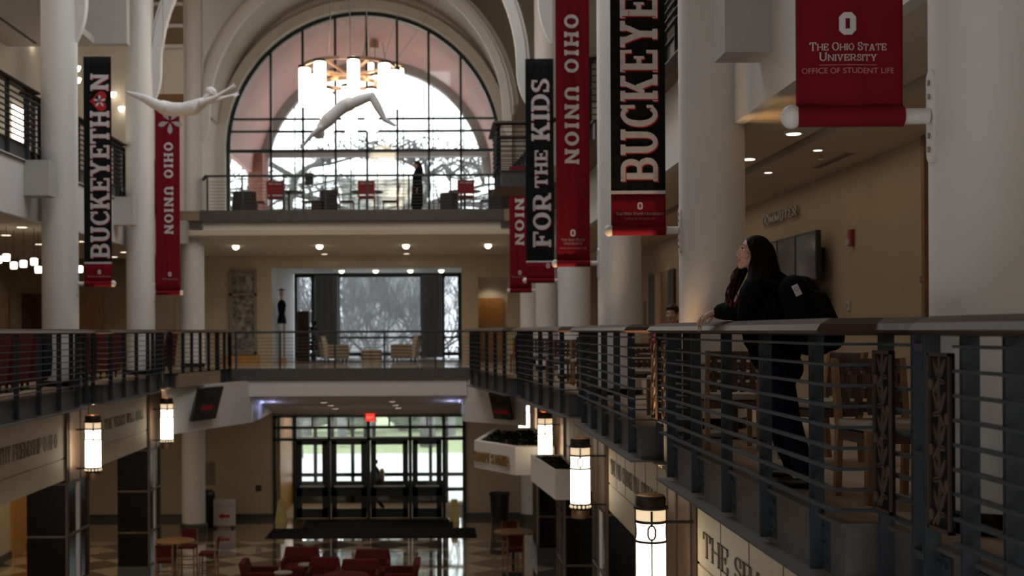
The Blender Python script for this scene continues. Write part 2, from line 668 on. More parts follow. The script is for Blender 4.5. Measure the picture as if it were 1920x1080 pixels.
        R(0, 0, 0.2, 0.2)
    elif ch == ',':
        w = 0.22
        R(0, -0.16, 0.16, 0.18)
    else:
        w = 0.42
    return P, w


def text_polys(text, t=0.2, s=0.13, e=0.07, gap=0.1, small=None):
    """polygons for a line of text; small = scale of letters that do not start a word (small capitals)"""
    out, x = [], 0.0
    start = True
    for ch in text:
        P, w = glyph(ch, t, s, e)
        k = 1.0 if (small is None or start) else small
        tt = (t, s)
        for p in P:
            out.append([(x + a * k, b * k) for a, b in p])
        x += (w + gap) * k
        start = ch == ' '
    return out, x - gap


def quad_grid(p, n):
    """split a four-sided polygon into n x n smaller ones"""
    if n <= 1 or len(p) != 4:
        return [p]
    L = lambda u, v: tuple((p[0][i] * (1 - u) + p[1][i] * u) * (1 - v) + (p[3][i] * (1 - u) + p[2][i] * u) * v for i in (0, 1))
    return [[L(i / n, j / n), L((i + 1) / n, j / n), L((i + 1) / n, (j + 1) / n), L(i / n, (j + 1) / n)] for i in range(n) for j in range(n)]


def put_words(text, fmap, height, center=True, depth=None, width=None, sub=1, **k):
    """one mesh per word; fmap(u, v) -> point, u along the line, v up from the baseline"""
    _, W = text_polys(text, **k)
    ku = height if width is None else width / W
    x, out = (-W / 2 if center else 0.0), []
    for word in text.split(' '):
        P, w = text_polys(word, **k)
        mb = MB()
        for p in P:
            for g in quad_grid(p, sub):
                q = [fmap((x + u) * ku, v * height) for u, v in g]
                if depth is None:
                    mb.face(q)
                else:
                    mb.slab(q, depth)
        out.append(mb)
        x += text_polys(word + ' .', **k)[1] - text_polys('.', **k)[1]
    return out


def put_text(mb, text, fmap, height, center=True, depth=None, width=None, **k):
    P, w = text_polys(text, **k)
    ku = height if width is None else width / w
    off = w / 2 if center else 0
    for p in P:
        q = [fmap((u - off) * ku, v * height) for u, v in p]
        if depth is None:
            mb.face(q)
        else:
            mb.slab(q, depth)
    return w * ku


def sans_mesh(text, size):
    cu = bpy.data.curves.new('t', 'FONT')
    cu.body, cu.size, cu.align_x = text, size, 'CENTER'
    o = bpy.data.objects.new('t', cu)
    COL.objects.link(o)
    dg = bpy.context.evaluated_depsgraph_get()
    me = bpy.data.meshes.new_from_object(o.evaluated_get(dg))
    bpy.data.objects.remove(o)
    return me


def put_sans(mb, text, fmap, size):
    me = sans_mesh(text, size)
    vs = [mb.bm.verts.new(fmap(v.co.x, v.co.y)) for v in me.vertices]
    for p in me.polygons:
        try:
            mb.bm.faces.new([vs[i] for i in p.vertices])
        except ValueError:
            pass

# ================================================================ the building
GZ, Z3, XR, XL = -4.89, 4.5, 2.54, -6.84
CEIL2, ROOF = 3.15, 12.2
ACX = -2.15                     # middle of the atrium

floor = struct(MB().box(-14, 8, 0, 40.4, GZ - 0.3, GZ), 'floor', 'diamond_floor')
struct(MB().box(-7, 3, 40.4, 44.4, GZ - 0.3, GZ), 'floor_vestibule', 'carpet')

# --- galleries: plan outlines of the bowed railings -------------------------------------------------
def bay_path(P0, P1, bow, near=0.54, far=1.1, inset=0.06):
    """plan line of one railing bay from joint P0 to joint P1, bowed out to the left of travel by bow"""
    P0, P1 = Vector(P0), Vector(P1)
    L = (P1 - P0).length
    d = (P1 - P0) / L
    n = Vector((-d.y, d.x))
    if bow < 0:
        n = -n
    b = abs(bow)
    q = [(inset, 0), (near, 0), (near, b), (L - far, b), (L - far, 0), (L - inset, 0)]
    return [P0 + d * a + n * o for a, o in q], d, n, L


R2 = [(2.27, 6.05), (2.27, 12.75), (2.25, 19.45), (1.73, 26.15), (0.85, 32.85)]
L2 = [(-6.57, 17.3), (-6.57, 24.0), (-6.57, 30.6), (-5.62, 35.0)]
R3 = [(2.82, 13.85), (2.82, 19.75)], [(2.72, 20.65), (2.66, 26.4)], [(2.36, 27.3), (2.36, 31.0)], [(2.5, 31.3), (2.2, 36.5)]
L3 = [(-7.72, 18.4), (-7.72, 25.1), (-7.72, 31.8), (-7.5, 36.6)]
R3BOW = [0.05, 0.15, 1.02, 0.1]


def outline(js, bow, side):
    pts = []
    for i, (a, b) in enumerate(zip(js, js[1:])):
        bw = bow[i] if isinstance(bow, list) else bow
        q, d, n, L = bay_path(a, b, bw * side, 0.625, 1.185)
        pts += [tuple(p - n * 0.085) for p in q]
    return pts


def gallery(name, pts, z, back, y0, y1, material='carpet'):
    poly = pts + [(back, y1), (back, y0)]
    return struct(MB().prism(poly, z - 0.34, z), name, material)


r2_pts = [(2.355, 1.0), (2.355, 6.0)] + outline(R2, 0.22, 1) + [(0.95, 35.0)]
gallery('floor_gallery_right', r2_pts, 0, 5.5, 1.0, 35.0)
l2_pts = outline(L2, 0.22, -1)
gallery('floor_gallery_left', l2_pts, 0, -13, 17.3, 35.0)
struct(MB().box(-13, 5.5, 35.0, 41.5, -0.34, 0), 'floor_bridge', 'terrazzo')
struct(MB().box(1.15, 2.5, 41.5, 43.6, -0.3, 0), 'floor_alcove', 'carpet')
struct(MB().box(-5.4, 1.0, 41.5, 48.2, -0.3, 0), 'floor_lounge', 'terrazzo')
r3_pts = [(3.09, 3.0), (3.09, 13.8)] + [p for j, b_ in zip(R3, R3BOW) for p in outline(list(j), b_, 1)] + [(1.95, 36.7)]
gallery('floor_upper_right', r3_pts, Z3, 6.3, 3.0, 36.7)
l3_pts = outline(L3, 0.15, -1)
gallery('floor_upper_left', l3_pts, Z3, -12, 18.4, 36.7)
struct(MB().box(-12, 6.3, 36.8, 41.6, Z3 - 0.28, Z3), 'floor_upper_bridge', 'carpet')

# --- ceilings and fascias ---------------------------------------------------------------------------
c = MB().box(3.1, 4.1, 1, 41, CEIL2, CEIL2 + 0.15)
c.box(4.3, 5.45, 1, 41, CEIL2, CEIL2 + 0.15)
struct(c, 'ceiling_gallery_right', 'ceiling_paint')
struct(MB().box(4.08, 4.32, 1, 41, CEIL2 + 0.5, CEIL2 + 0.55), 'trim_1', 'black_plastic')
struct(MB().box(3.05, 3.17, 1, 13.8, Z3 - 0.3, Z3 + 0.25), 'wall_fascia_upper', 'white_paint')
struct(MB().box(3.05, 3.17, 1, 39, CEIL2 - 0.02, Z3 - 0.3), 'wall_fascia_right', 'white_paint')
struct(MB().box(-13, -7.6, 10, 37, CEIL2, CEIL2 + 0.15), 'ceiling_gallery_left', 'ceiling_paint')
struct(MB().box(-7.67, -7.55, 10, 37.6, CEIL2 - 0.02, Z3 - 0.3), 'wall_fascia_left', 'white_paint')
struct(MB().box(-10, -9.3, 10, 29.6, 7.7, 7.85).box(-9.2, -7.9, 10, 29.6, 7.7, 7.85), 'ceiling_upper_left', 'grey_bulkhead')
struct(MB().box(-9.32, -9.18, 10, 29.6, 7.84, 7.9), 'trim_13', 'black_plastic')
struct(MB().box(3.2, 6.4, 3, 40, 8.1, 8.3), 'ceiling_upper_right', 'grey_bulkhead')
struct(MB().box(-10, -7.15, 29.6, 29.9, 7.7, ROOF), 'wall_bulkhead_left', 'grey_bulkhead')
struct(MB().box(-14, 8, -3, 42, ROOF, ROOF + 0.2), 'ceiling_roof', 'cream_plaster')

# --- walls ------------------------------------------------------------------------------------------
struct(MB().box(5.42, 5.7, 1, 42, -0.3, Z3), 'wall_right', 'beige_wall')
struct(MB().box(6.3, 6.5, -3, 42, Z3 - 0.3, ROOF), 'wall_right_upper', 'cream_plaster')
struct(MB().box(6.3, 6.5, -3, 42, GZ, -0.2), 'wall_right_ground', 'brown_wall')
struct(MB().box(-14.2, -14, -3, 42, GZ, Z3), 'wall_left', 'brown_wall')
struct(MB().box(-10.2, -10, -3, 40, Z3, ROOF), 'wall_left_upper', 'cream_plaster')
struct(MB().box(-14, 8, -3.2, -3, GZ, ROOF), 'wall_back', 'cream_plaster')
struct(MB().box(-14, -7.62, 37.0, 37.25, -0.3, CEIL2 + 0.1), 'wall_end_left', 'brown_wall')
struct(MB().box(-12, -7.3, 37.0, 37.25, Z3, ROOF), 'wall_end_upper_left', 'cream_plaster')
UZ = lambda y: EYE + (622.5 - y) * 37 / FPX
m = MB().box(-8.6, -7.3, 36.95, 37.0, UZ(88), UZ(-60))
struct(m, 'window_8', 'brown_wall')
m = MB()
for y in (88, 50, 9, -32):
    m.box(-8.6, -7.3, 36.88, 36.95, UZ(y) - 0.05, UZ(y) + 0.05)
struct(m, 'trim_14', 'white_paint')
struct(MB().box(-8.6, -7.3, 36.95, 37.0, UZ(210), UZ(177)), 'trim_15', 'wood_warm')


def wall_y(name, material, y0, y1, x0, x1, z0, z1, holes):
    """wall across the atrium with rectangular openings (x0, x1, z0, z1)"""
    m = MB()
    xs = sorted({x0, x1} | {h[0] for h in holes} | {h[1] for h in holes})
    zs = sorted({z0, z1} | {h[2] for h in holes} | {h[3] for h in holes})
    for a, b in zip(xs, xs[1:]):
        run = None
        for c_, d in zip(zs, zs[1:]):
            hole = any(h[0] - 1e-6 <= a and b <= h[1] + 1e-6 and h[2] - 1e-6 <= c_ and d <= h[3] + 1e-6 for h in holes)
            if not hole:
                run = [c_, d] if run is None else [run[0], d]
            if hole and run:
                m.box(a, b, y0, y1, *run)
                run = None
        if run:
            m.box(a, b, y0, y1, *run)
    return struct(m, name, material)


SL = 2400 / 41.5
wall_y('wall_end_lounge', 'beige_wall', 41.5, 41.75, -14, 6.4, -0.3, 3.5,
       [((508 - 820) / SL, (866 - 820) / SL, 0, 3.08), ((431 - 820) / SL, (481 - 820) / SL, 0.25, 2.98), ((897 - 820) / SL, (952 - 820) / SL, 0, 2.75)])
m = MB().grid8([(-12, 36.9, 3.8), (6.3, 36.9, 3.8), (6.3, 41.6, 3.48), (-12, 41.6, 3.48), (-12, 36.9, 3.95), (6.3, 36.9, 3.95), (6.3, 41.6, 3.6), (-12, 41.6, 3.6)])
struct(m, 'ceiling_bridge', 'ceiling_paint')
struct(MB().box(-6.75, 1.85, 36.95, 37.3, 3.79, 4.2), 'trim_2', 'cream_plaster')
struct(MB().box(-6.8, 1.9, 36.76, 36.96, Z3 - 0.31, Z3 + 0.01), 'trim_3', 'steel_edge')
struct(MB().box(-5.62, 0.95, 34.9, 35.06, -0.32, 0.01), 'trim_4', 'steel_edge')
# lounge beyond the opening
struct(MB().box(-5.6, -5.4, 41.75, 48.2, 0, 3.4), 'wall_lounge_left', 'white_paint')
struct(MB().box(0.95, 1.15, 41.75, 48.2, 0, 3.4), 'wall_lounge_right', 'white_paint')
struct(MB().box(-5.6, 1.15, 41.75, 48.4, 3.2, 3.4), 'ceiling_lounge', 'white_paint')
SW = 2400 / 48.0


def wx(x):
    return (x - 820) / SW


def wz(y):
    return EYE + (620.5 - y) / SW


m = MB()
for xa, xb in ((553, 558), (584, 590), (628, 637), (789, 797), (829, 834), (859, 866)):
    m.box(wx(xa), wx(xb), 47.95, 48.1, 0, wz(516))
for y in (516, 664):
    m.box(wx(553), wx(866), 47.95, 48.1, wz(y) - 0.07, wz(y) + 0.07)
m.box(wx(637), wx(866), 47.95, 48.1, wz(633) - 0.04, wz(633) + 0.04)
w1 = struct(m, 'window_1', 'frame_dark')
struct(MB().box(wx(553), wx(866), 48.02, 48.03, 0, wz(516)), 'window_1_glass', 'glass_shade', parent=w1)
struct(MB().box(-5.5, 1.0, 47.9, 48.15, wz(516) + 0.07, 3.2), 'wall_lounge_head', 'white_paint')
# textured art glass window on the beige wall
m = MB()
for xa, xb in ((430, 436), (477, 482)):
    m.box((xa - 820) / SL, (xb - 820) / SL, 41.42, 41.6, 0.25, 2.98)
for y in (506, 551, 661):
    z = EYE + (620.5 - y) / SL
    m.box((430 - 820) / SL, (482 - 820) / SL, 41.42, 41.6, z - 0.04, z + 0.04)
w2 = struct(m, 'window_2', 'seat_tan')
struct(MB().box(-6.74, -5.85, 41.5, 41.52, 0.2, 3.0), 'window_2_glass', 'art_glass', parent=w2)
struct(MB().box(-7.0, -5.75, 41.35, 41.5, 0.0, 0.24), 'trim_5', 'wood_door')
# alcove with a lit timber door
struct(MB().box(1.2, 2.5, 43.4, 43.6, 0, 3), 'wall_alcove', 'cream_plaster')
struct(MB().box(1.15, 1.3, 41.75, 43.4, 0, 3), 'wall_alcove_left', 'cream_plaster')
struct(MB().box(2.35, 2.5, 41.75, 43.4, 0, 3), 'wall_alcove_right', 'cream_plaster')
struct(MB().box(1.15, 2.5, 41.75, 43.6, 2.8, 3), 'ceiling_alcove', 'cream_plaster')
d = struct(MB().box(1.36, 2.25, 43.3, 43.38, 0, 2.12), 'door_1', 'wood_door', bevel=0.01)
spot_light('alcove_downlight', (1.8, 42.9, 2.75), 14, WARM, size=RAD(120))

# --- arched end window ------------------------------------------------------------------------------
AY = 41.6
SA = 2400 / AY
ARX, ARZ, AR = (684 - 820) / SA, EYE + (620.5 - 280) / SA, 256 / SA


def arch_wall(name, material, y0, y1, cx, cz, r, x0, x1, z0, z1, n=48):
    m = MB()
    pts = [(cx - r, z0)] + [(cx + r * cos(pi - pi * k / n), cz + r * sin(pi - pi * k / n)) for k in range(n + 1)] + [(cx + r, z0)]
    out = [(x0, z0)] + [(x0 + (x1 - x0) * k / n, z1) for k in range(n + 1)] + [(x1, z0)]
    rr = []
    for (a, b), (c_, d_) in zip(pts, out):
        rr.append([(a, y0, b), (c_, y0, d_), (c_, y1, d_), (a, y1, b)])
    return struct(m.rings(rr), name, material)


arch_wall('wall_end_arch', 'cream_plaster', AY, AY + 0.4, ARX, ARZ, AR + 0.04, -12, 6.4, Z3 - 0.3, ROOF + 0.1)
m = MB().arc_band(ARX, ARZ, AR - 0.10, AR + 0.06, AY - 0.05, AY + 0.12, 0, pi, 64)
for s in (-1, 1):
    m.box(ARX + s * AR - 0.08, ARX + s * AR + 0.08, AY - 0.05, AY + 0.12, Z3, ARZ)
for x in (510, 570, 631, 690, 747, 806, 866):
    X = (x - 820) / SA
    h = ARZ + sqrt(max(0, AR ** 2 - (X - ARX) ** 2))
    m.box(X - 0.038, X + 0.038, AY - 0.03, AY + 0.08, Z3, h)
for y in (223, 246, 283, 329):
    Z = EYE + (621 - y) / SA
    half = AR if Z < ARZ else sqrt(AR ** 2 - (Z - ARZ) ** 2)
    t = 0.05 if y == 283 else 0.032
    m.box(ARX - half, ARX + half, AY - 0.03, AY + 0.08, Z - t, Z + t)
w3 = struct(m, 'window_3', 'frame_dark')
gp = [(ARX - AR, AY + 0.02, Z3)] + [(ARX + AR * cos(pi - pi * k / 40), AY + 0.02, ARZ + AR * sin(pi - pi * k / 40)) for k in range(41)] + [(ARX + AR, AY + 0.02, Z3)]
struct(MB().slab(gp, (0, 0.012, 0)), 'window_3_glass', 'glass_clear', parent=w3)
# cream reveal in front of the glazing and the barrel vault over the bridge
struct(MB().arc_band(ARX, ARZ, AR + 0.02, AR + 0.34, AY - 0.42, AY, 0, pi, 56), 'trim_6', 'cream_plaster')
m = MB()
for s in (-1, 1):
    a, b = sorted((ARX + s * (AR + 0.02), ARX + s * (AR + 0.34)))
    m.box(a, b, AY - 0.42, AY, Z3, ARZ)
struct(m, 'trim_7', 'cream_plaster')
VZ, VCX = 7.37, -2.35
struct(MB().arc_band(VCX, VZ, 4.66, 4.8, 37.85, AY, RAD(4), RAD(176), 56), 'ceiling_vault', 'cream_plaster')
# arched ribs with tapered feet
k = 0
for y in (24.4, 31.0, 37.6):
    m = MB().arc_band(VCX, VZ, 4.30, 4.53, y - 0.12, y + 0.12, 0, pi, 56)
    m.arc_band(VCX, VZ, 4.53, 4.62, y - 0.05, y + 0.05, 0, pi, 56)
    for s in (-1, 1):
        xa, xb = VCX + s * 4.30, VCX + s * 4.56
        rr = []
        for q in range(9):
            t = q / 8
            i = xa + (xb - xa) * (0.9 * t ** 2.2)
            w = 0.12 * (1 - 0.45 * t)
            z = VZ - 0.9 * t
            rr.append([(i, y - w, z), (xb, y - w, z), (xb, y + w, z), (i, y + w, z)])
        m.rings(rr)
    struct(m, 'trim_rib_%d' % (k + 1), 'white_paint')
    k += 1
# porch beyond the arch: painted soffit vault, outer arch, side walls
PYF = 49.0
SP = 2400 / PYF
struct(MB().arc_band(ARX, ARZ, AR + 0.02, AR + 0.2, AY + 0.4, PYF, 0, pi, 48), 'ceiling_porch', 'pink_soffit')
struct(MB().arc_band(ARX, ARZ, AR - 0.30, AR + 0.25, PYF, PYF + 0.4, 0, pi, 48), 'trim_8', 'ext_grey')
m = MB()
for x in (500, 554, 607, 659, 709, 758, 814, 871):
    X = (x - 820) / SP
    h = ARZ + sqrt(max(0.2, (AR - 0.3) ** 2 - (X - ARX) ** 2))
    m.box(X - 0.022, X + 0.022, PYF + 0.1, PYF + 0.16, Z3, h)
for y in (247, 284, 330):
    Z = EYE + (621 - y) / SP
    half = sqrt(max(0.1, (AR - 0.3) ** 2 - max(0, Z - ARZ) ** 2))
    m.box(ARX - half, ARX + half, PYF + 0.1, PYF + 0.16, Z - 0.022, Z + 0.022)
w4 = struct(m, 'window_4', 'frame_dark')
struct(MB().box(ARX - AR, ARX + AR, PYF + 0.12, PYF + 0.13, Z3, ARZ + 0.4), 'window_4_glass', 'glass_clear', parent=w4)
Z = EYE + (621 - 289) / SP
struct(MB().box(ARX - AR + 0.1, ARX + AR - 0.1, PYF - 0.3, PYF + 0.05, Z - 0.14, Z + 0.13), 'trim_9', 'ext_grey')
struct(MB().box(ARX - AR - 0.2, ARX - AR + 0.35, PYF - 1.6, PYF, Z3 - 0.3, Z - 0.1), 'wall_porch_left', 'brick_red')
struct(MB().box(ARX - AR - 0.2, ARX + AR + 0.4, AY + 0.4, PYF + 0.4, Z3 - 0.35, Z3 - 0.05), 'floor_porch', 'concrete')

# --- ground storey ----------------------------------------------------------------------------------
DY = 40.4
SD = 2400 / DY


def dx(x):
    return (x - 820) / SD


def dz(y):
    return EYE + (620.5 - y) / SD


wall_y('wall_end_doors', 'beige_wall', DY, DY + 0.2, -14, 6.4, GZ, 0.0, [(dx(511), dx(872), GZ, dz(778))])
m = MB().box(-14, dx(511), DY - 0.03, DY, GZ, GZ + 0.16)
m.box(dx(872), 6.3, DY - 0.03, DY, GZ, GZ + 0.16)
struct(m, 'baseboard_end', 'granite_base')
# sloping entrance soffit between the two white portal cheeks
x0, x1 = -5.1, 0.72
m = MB().grid8([(x0, 35.1, -0.74), (x1, 35.1, -0.74), (x1, DY, -1.62), (x0, DY, -1.62), (x0, 35.1, -0.6), (x1, 35.1, -0.6), (x1, DY, -1.45), (x0, DY, -1.45)])
struct(m, 'ceiling_entrance', 'cream_plaster')
struct(MB().box(-5.2, 0.8, 34.95, 35.2, -0.75, -0.33), 'trim_10', 'white_paint')


def cheek(name, p0, p1, zb, back):
    m = MB()
    (xa, ya), (xb, yb) = p0, p1
    m.prism([(xa, ya), (xb, yb), (xb, yb + back), (xa, ya + back)], zb, -0.33)
    return struct(m, name, 'white_paint')


cheek('wall_cheek_left', (-6.62, 30.7), (-5.1, 35.1), -1.47, 0.5)
cheek('wall_cheek_right', (0.72, 35.1), (2.3, 33.2), -1.47, 0.5)
struct(MB().box(-5.3, -5.08, 35.1, DY, -1.47, -0.6), 'wall_portal_left', 'white_paint')
struct(MB().box(0.70, 0.92, 35.1, DY, -1.47, -0.6), 'wall_portal_right', 'white_paint')
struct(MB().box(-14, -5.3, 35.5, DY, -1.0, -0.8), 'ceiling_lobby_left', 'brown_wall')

# stone lintels over the lobby openings, with a groove near the foot
LZ = -1.70


def lintel(name, x0, x1, y0, y1):
    m = MB().box(x0, x1, y0, y1, LZ + 0.42, -0.33)
    s = 0.02
    m.box(x0 + (s if x0 > 0 else 0), x1 - (0 if x0 > 0 else s), y0, y1, LZ + 0.39, LZ + 0.42)
    m.box(x0, x1, y0, y1, LZ, LZ + 0.39)
    return struct(m, name, 'stone_panel')


RP = [(12.75, 14.2), (19.35, 21.0), (25.8, 27.4), (32.6, 34.3)]      # pilasters, right
LP = [(17.0, 18.4), (23.6, 25.05), (30.3, 31.5)]
for i, (a, b) in enumerate(zip([6.4] + [p[1] for p in RP], [p[0] for p in RP])):
    lintel('wall_lintel_right_%d' % (i + 1), XR + 0.04, XR + 0.34, a, b)
for i, (a, b) in enumerate(zip([10.0] + [p[1] for p in LP], [p[0] for p in LP])):
    lintel('wall_lintel_left_%d' % (i + 1), XL - 0.34, XL - 0.04, a, b)
# joints between the stone slabs
m = MB()
for i, (a, b) in enumerate(zip([6.4] + [p[1] for p in RP], [p[0] for p in RP])):
    n = 6
    for q in range(1, n):
        y = a + (b - a) * q / n
        m.box(XR + 0.036, XR + 0.045, y - 0.007, y + 0.007, LZ + 0.42, -0.34)
struct(m, 'trim_11', 'engraved')


def pilaster(name, xin, y0, y1, side):
    """granite pier with bronze strips beside the lamp; side +1 = right wall"""
    xb = xin + side * 0.75
    a, b = sorted((xin + side * 0.03, xb))
    g = struct(MB().box(a, b, y0, y1, GZ + 0.35, -0.33), name, 'granite_dark')
    m = MB()
    L = y1 - y0
    a, b = sorted((xin - side * 0.005, xin + side * 0.04))
    for f0, f1 in ((0.12, 0.56), (0.66, 1.0)):
        m.box(a, b, y0 + L * f0, y0 + L * f1, LZ - 0.05, -0.34)
    struct(m, 'bronze_strips', 'bronze', parent=g)
    m = MB()
    a, b = sorted((xin - side * 0.012, xb))
    a2, b2 = sorted((xin - side * 0.012, xin + side * 0.03))
    for z in (LZ - 0.08, LZ - 1.05, LZ - 2.03):
        m.box(a, b, y0 - 0.012, y1, z - 0.02, z + 0.02)
    for f in (0.0, 0.06, 0.60, 1.0):
        m.box(a2, b2, y0 + L * f - 0.014, y0 + L * f + 0.014, GZ + 0.35, -0.34)
    struct(m, 'bronze_seams', 'bronze_seam', parent=g)
    a, b = sorted((xin - side * 0.03, xb))
    struct(MB().box(a, b, y0 - 0.03, y1 + 0.03, GZ, GZ + 0.36), 'pier_base', 'granite_base', parent=g)


for i, (a, b) in enumerate(RP):
    pilaster('wall_pier_right_%d' % (i + 1), XR, a, b, 1)
for i, (a, b) in enumerate(LP):
    pilaster('wall_pier_left_%d' % (i + 1), XL, a, b, -1)

# ---- doors to the street: frame, leaves, vestibule ------------------------------------------------
m = MB()
for x, w in ((514, 6), (552, 6), (616, 5), (690, 6), (768, 5), (831, 6), (869, 6)):
    m.box(dx(x - w / 2), dx(x + w / 2), DY - 0.08, DY + 0.12, GZ, dz(778))
for y, h in ((780, 4), (801, 5), (823, 5)):
    m.box(dx(511), dx(872), DY - 0.08, DY + 0.12, dz(y) - h / 2 / SD, dz(y) + h / 2 / SD)
for x in (585, 653, 729, 800):
    m.box(dx(x - 1.5), dx(x + 1.5), DY - 0.04, DY + 0.08, dz(801), dz(778))
fr = struct(m, 'window_5', 'frame_dark')
m = MB()
for a, b in ((511, 552), (831, 872)):
    m.box(dx(a), dx(b), DY, DY + 0.01, GZ, dz(823))
m.box(dx(511), dx(872), DY, DY + 0.01, dz(823), dz(778))
struct(m, 'window_5_glass', 'glass_clear', parent=fr)
LEAF = [(552, 616), (617, 689), (691, 767), (769, 830)]
for i, (a, b) in enumerate(LEAF):
    xa, xb = dx(a + 3), dx(b - 3)
    y0, y1 = DY - 0.03, DY + 0.03
    t = 0.17
    z0, z1 = GZ + 0.02, dz(825)
    m = MB().box(xa, xa + t, y0, y1, z0, z1).box(xb - t, xb, y0, y1, z0, z1).box(xa, xb, y0, y1, z1 - 0.14, z1)
    m.box(xa, xb, y0, y1, z0, dz(953)).box(xa, xb, y0, y1, dz(930), dz(913))
    lf = struct(m, 'door_%d' % (i + 2), 'frame_dark')
    struct(MB().box(xa + t, xb - t, DY - 0.004, DY + 0.004, dz(953), z1 - 0.14), 'door_glass', 'glass_clear', parent=lf)
    struct(MB().bar((xa + 0.1, DY - 0.11, dz(911)), (xb - 0.1, DY - 0.11, dz(911)), 0.04, 0.05).box(xa + 0.1, xa + 0.15, DY - 0.12, DY - 0.02, dz(911) - 0.03, dz(911) + 0.03).box(xb - 0.15, xb - 0.1, DY - 0.12, DY - 0.02, dz(911) - 0.03, dz(911) + 0.03), 'push_bar', 'nickel', parent=lf)
# outer set of doors
VY = 44.0
SV = 2400 / VY
m = MB()
for x in (548, 590, 622, 660, 684, 700, 768, 806, 836):
    X = (x - 820) / SV
    m.box(X - 0.06, X + 0.06, VY, VY + 0.12, GZ, -1.5)
for y in (822, 890, 918):
    Z = EYE + (620.5 - y) / SV
    m.box(-5.2, 0.9, VY, VY + 0.12, Z - 0.06, Z + 0.06)
for xa, xb in ((548, 836),):
    m.box((xa - 820) / SV, (xb - 820) / SV, VY, VY + 0.1, GZ, GZ + 0.75)
w6 = struct(m, 'window_6', 'frame_dark')
struct(MB().box(-5.2, 0.9, VY + 0.05, VY + 0.06, GZ, -1.5), 'window_6_glass', 'glass_clear', parent=w6)
struct(MB().box(-5.9, -5.0, DY + 0.2, VY + 0.2, GZ, -1.2), 'wall_vestibule_left', 'wood_door')
struct(MB().box(0.95, 1.3, DY + 0.2, VY + 0.2, GZ, -1.2), 'wall_vestibule_right', 'ext_grey')
struct(MB().box(-5.9, 1.3, DY + 0.2, VY + 0.2, -1.5, -1.3), 'ceiling_vestibule', 'brown_wall')
struct(MB().box(-5.9, 1.3, VY - 0.1, VY + 0.2, -1.5, 0), 'wall_vestibule_head', 'ext_grey')

# ---- outdoors --------------------------------------------------------------------------------------
struct(MB().box(-40, 40, VY + 0.2, 62, GZ - 0.3, GZ - 0.02), 'floor_pavement', 'pavement')
m = MB().grid8([(-40, 62, GZ - 0.3), (40, 62, GZ - 0.3), (40, 90, GZ - 0.3), (-40, 90, GZ - 0.3), (-40, 62, GZ), (40, 62, GZ), (40, 90, GZ + 1.7), (-40, 90, GZ + 1.7)])
struct(m, 'floor_lawn', 'lawn')

# ================================================================ columns
WR = 'white columns down the lettered-banner side'
col_labels = {
    0: 'thick white round column carrying the red banner with the block O',
    1: 'white round column behind the woman with the backpack',
    2: 'white round column carrying the red banner beside the big black lettered one',
    3: 'white round column carrying the black FOR THE KIDS banner',
    4: 'white round column carrying the short red banner partly hidden by FOR THE KIDS',
    5: 'slim white round column farthest along the timber-chair gallery, by the beige wall',
}
CR = 0.34


def column(x, y, top, label, r=CR):
    t = thing('column', label, 'column', (x, y, GZ))
    m = MB().lathe((x, y, GZ), [(r, 0.3), (r, top - GZ)], 40)
    m.build('shaft', 'white_paint', t, smooth=True)
    m = MB().lathe((x, y, GZ), [(r + 0.06, 0), (r + 0.06, 0.26), (r + 0.01, 0.31)], 40)
    m.build('foot', 'granite_base', t, smooth=True)
    m = MB().lathe((x, y, 0), [(r + 0.02, 0.0), (r + 0.02, 0.1), (r + 0.005, 0.11)], 40)
    m.build('floor_ring', 'granite_dark', t, smooth=True)
    return t


RCOL = [6.55, 13.4, 20.2, 26.9, 33.0, 39.2]
for i, y in enumerate(RCOL):
    column(XR + CR, y, 12.1 if i < 5 else 3.6, col_labels[i])
LCOL = [24.4, 31.0, 37.6]
for y, lb, tp in zip(LCOL, ('white round column carrying the black banner with a red heart',
                            'white round column carrying the red banner topped by a pale leaf',
                            'white round column between the pale-leaf banner and the arched window'), (12.1, 12.1, 11.0)):
    column(XL - CR, y, tp, lb)
# blocks that carry the upper gallery beside the columns
for i, (x0, x1, y0, z) in enumerate(((2.62, 3.06, 11.6, 3.53), (-7.56, -7.09, 23.4, 3.53), (-7.56, -7.09, 29.85, 3.53), (-7.56, -7.12, 36.3, 3.53))):
    struct(MB().box(x0, x1, y0, y0 + 0.46, z, Z3 + (0.3 if x0 > 0 else -0.32)), 'trim_corbel_%d' % (i + 1), 'grey_bulkhead')

# ================================================================ gallery railings
RAIL_SEC = [(0.03, 1.075), (0.10, 1.045), (0.125, 1.012), (0.10, 0.995), (0.02, 0.985), (-0.07, 0.985), (-0.09, 1.03), (-0.05, 1.075)]
BAR_Z = [0.94 - 0.107 * k for k in range(9)]


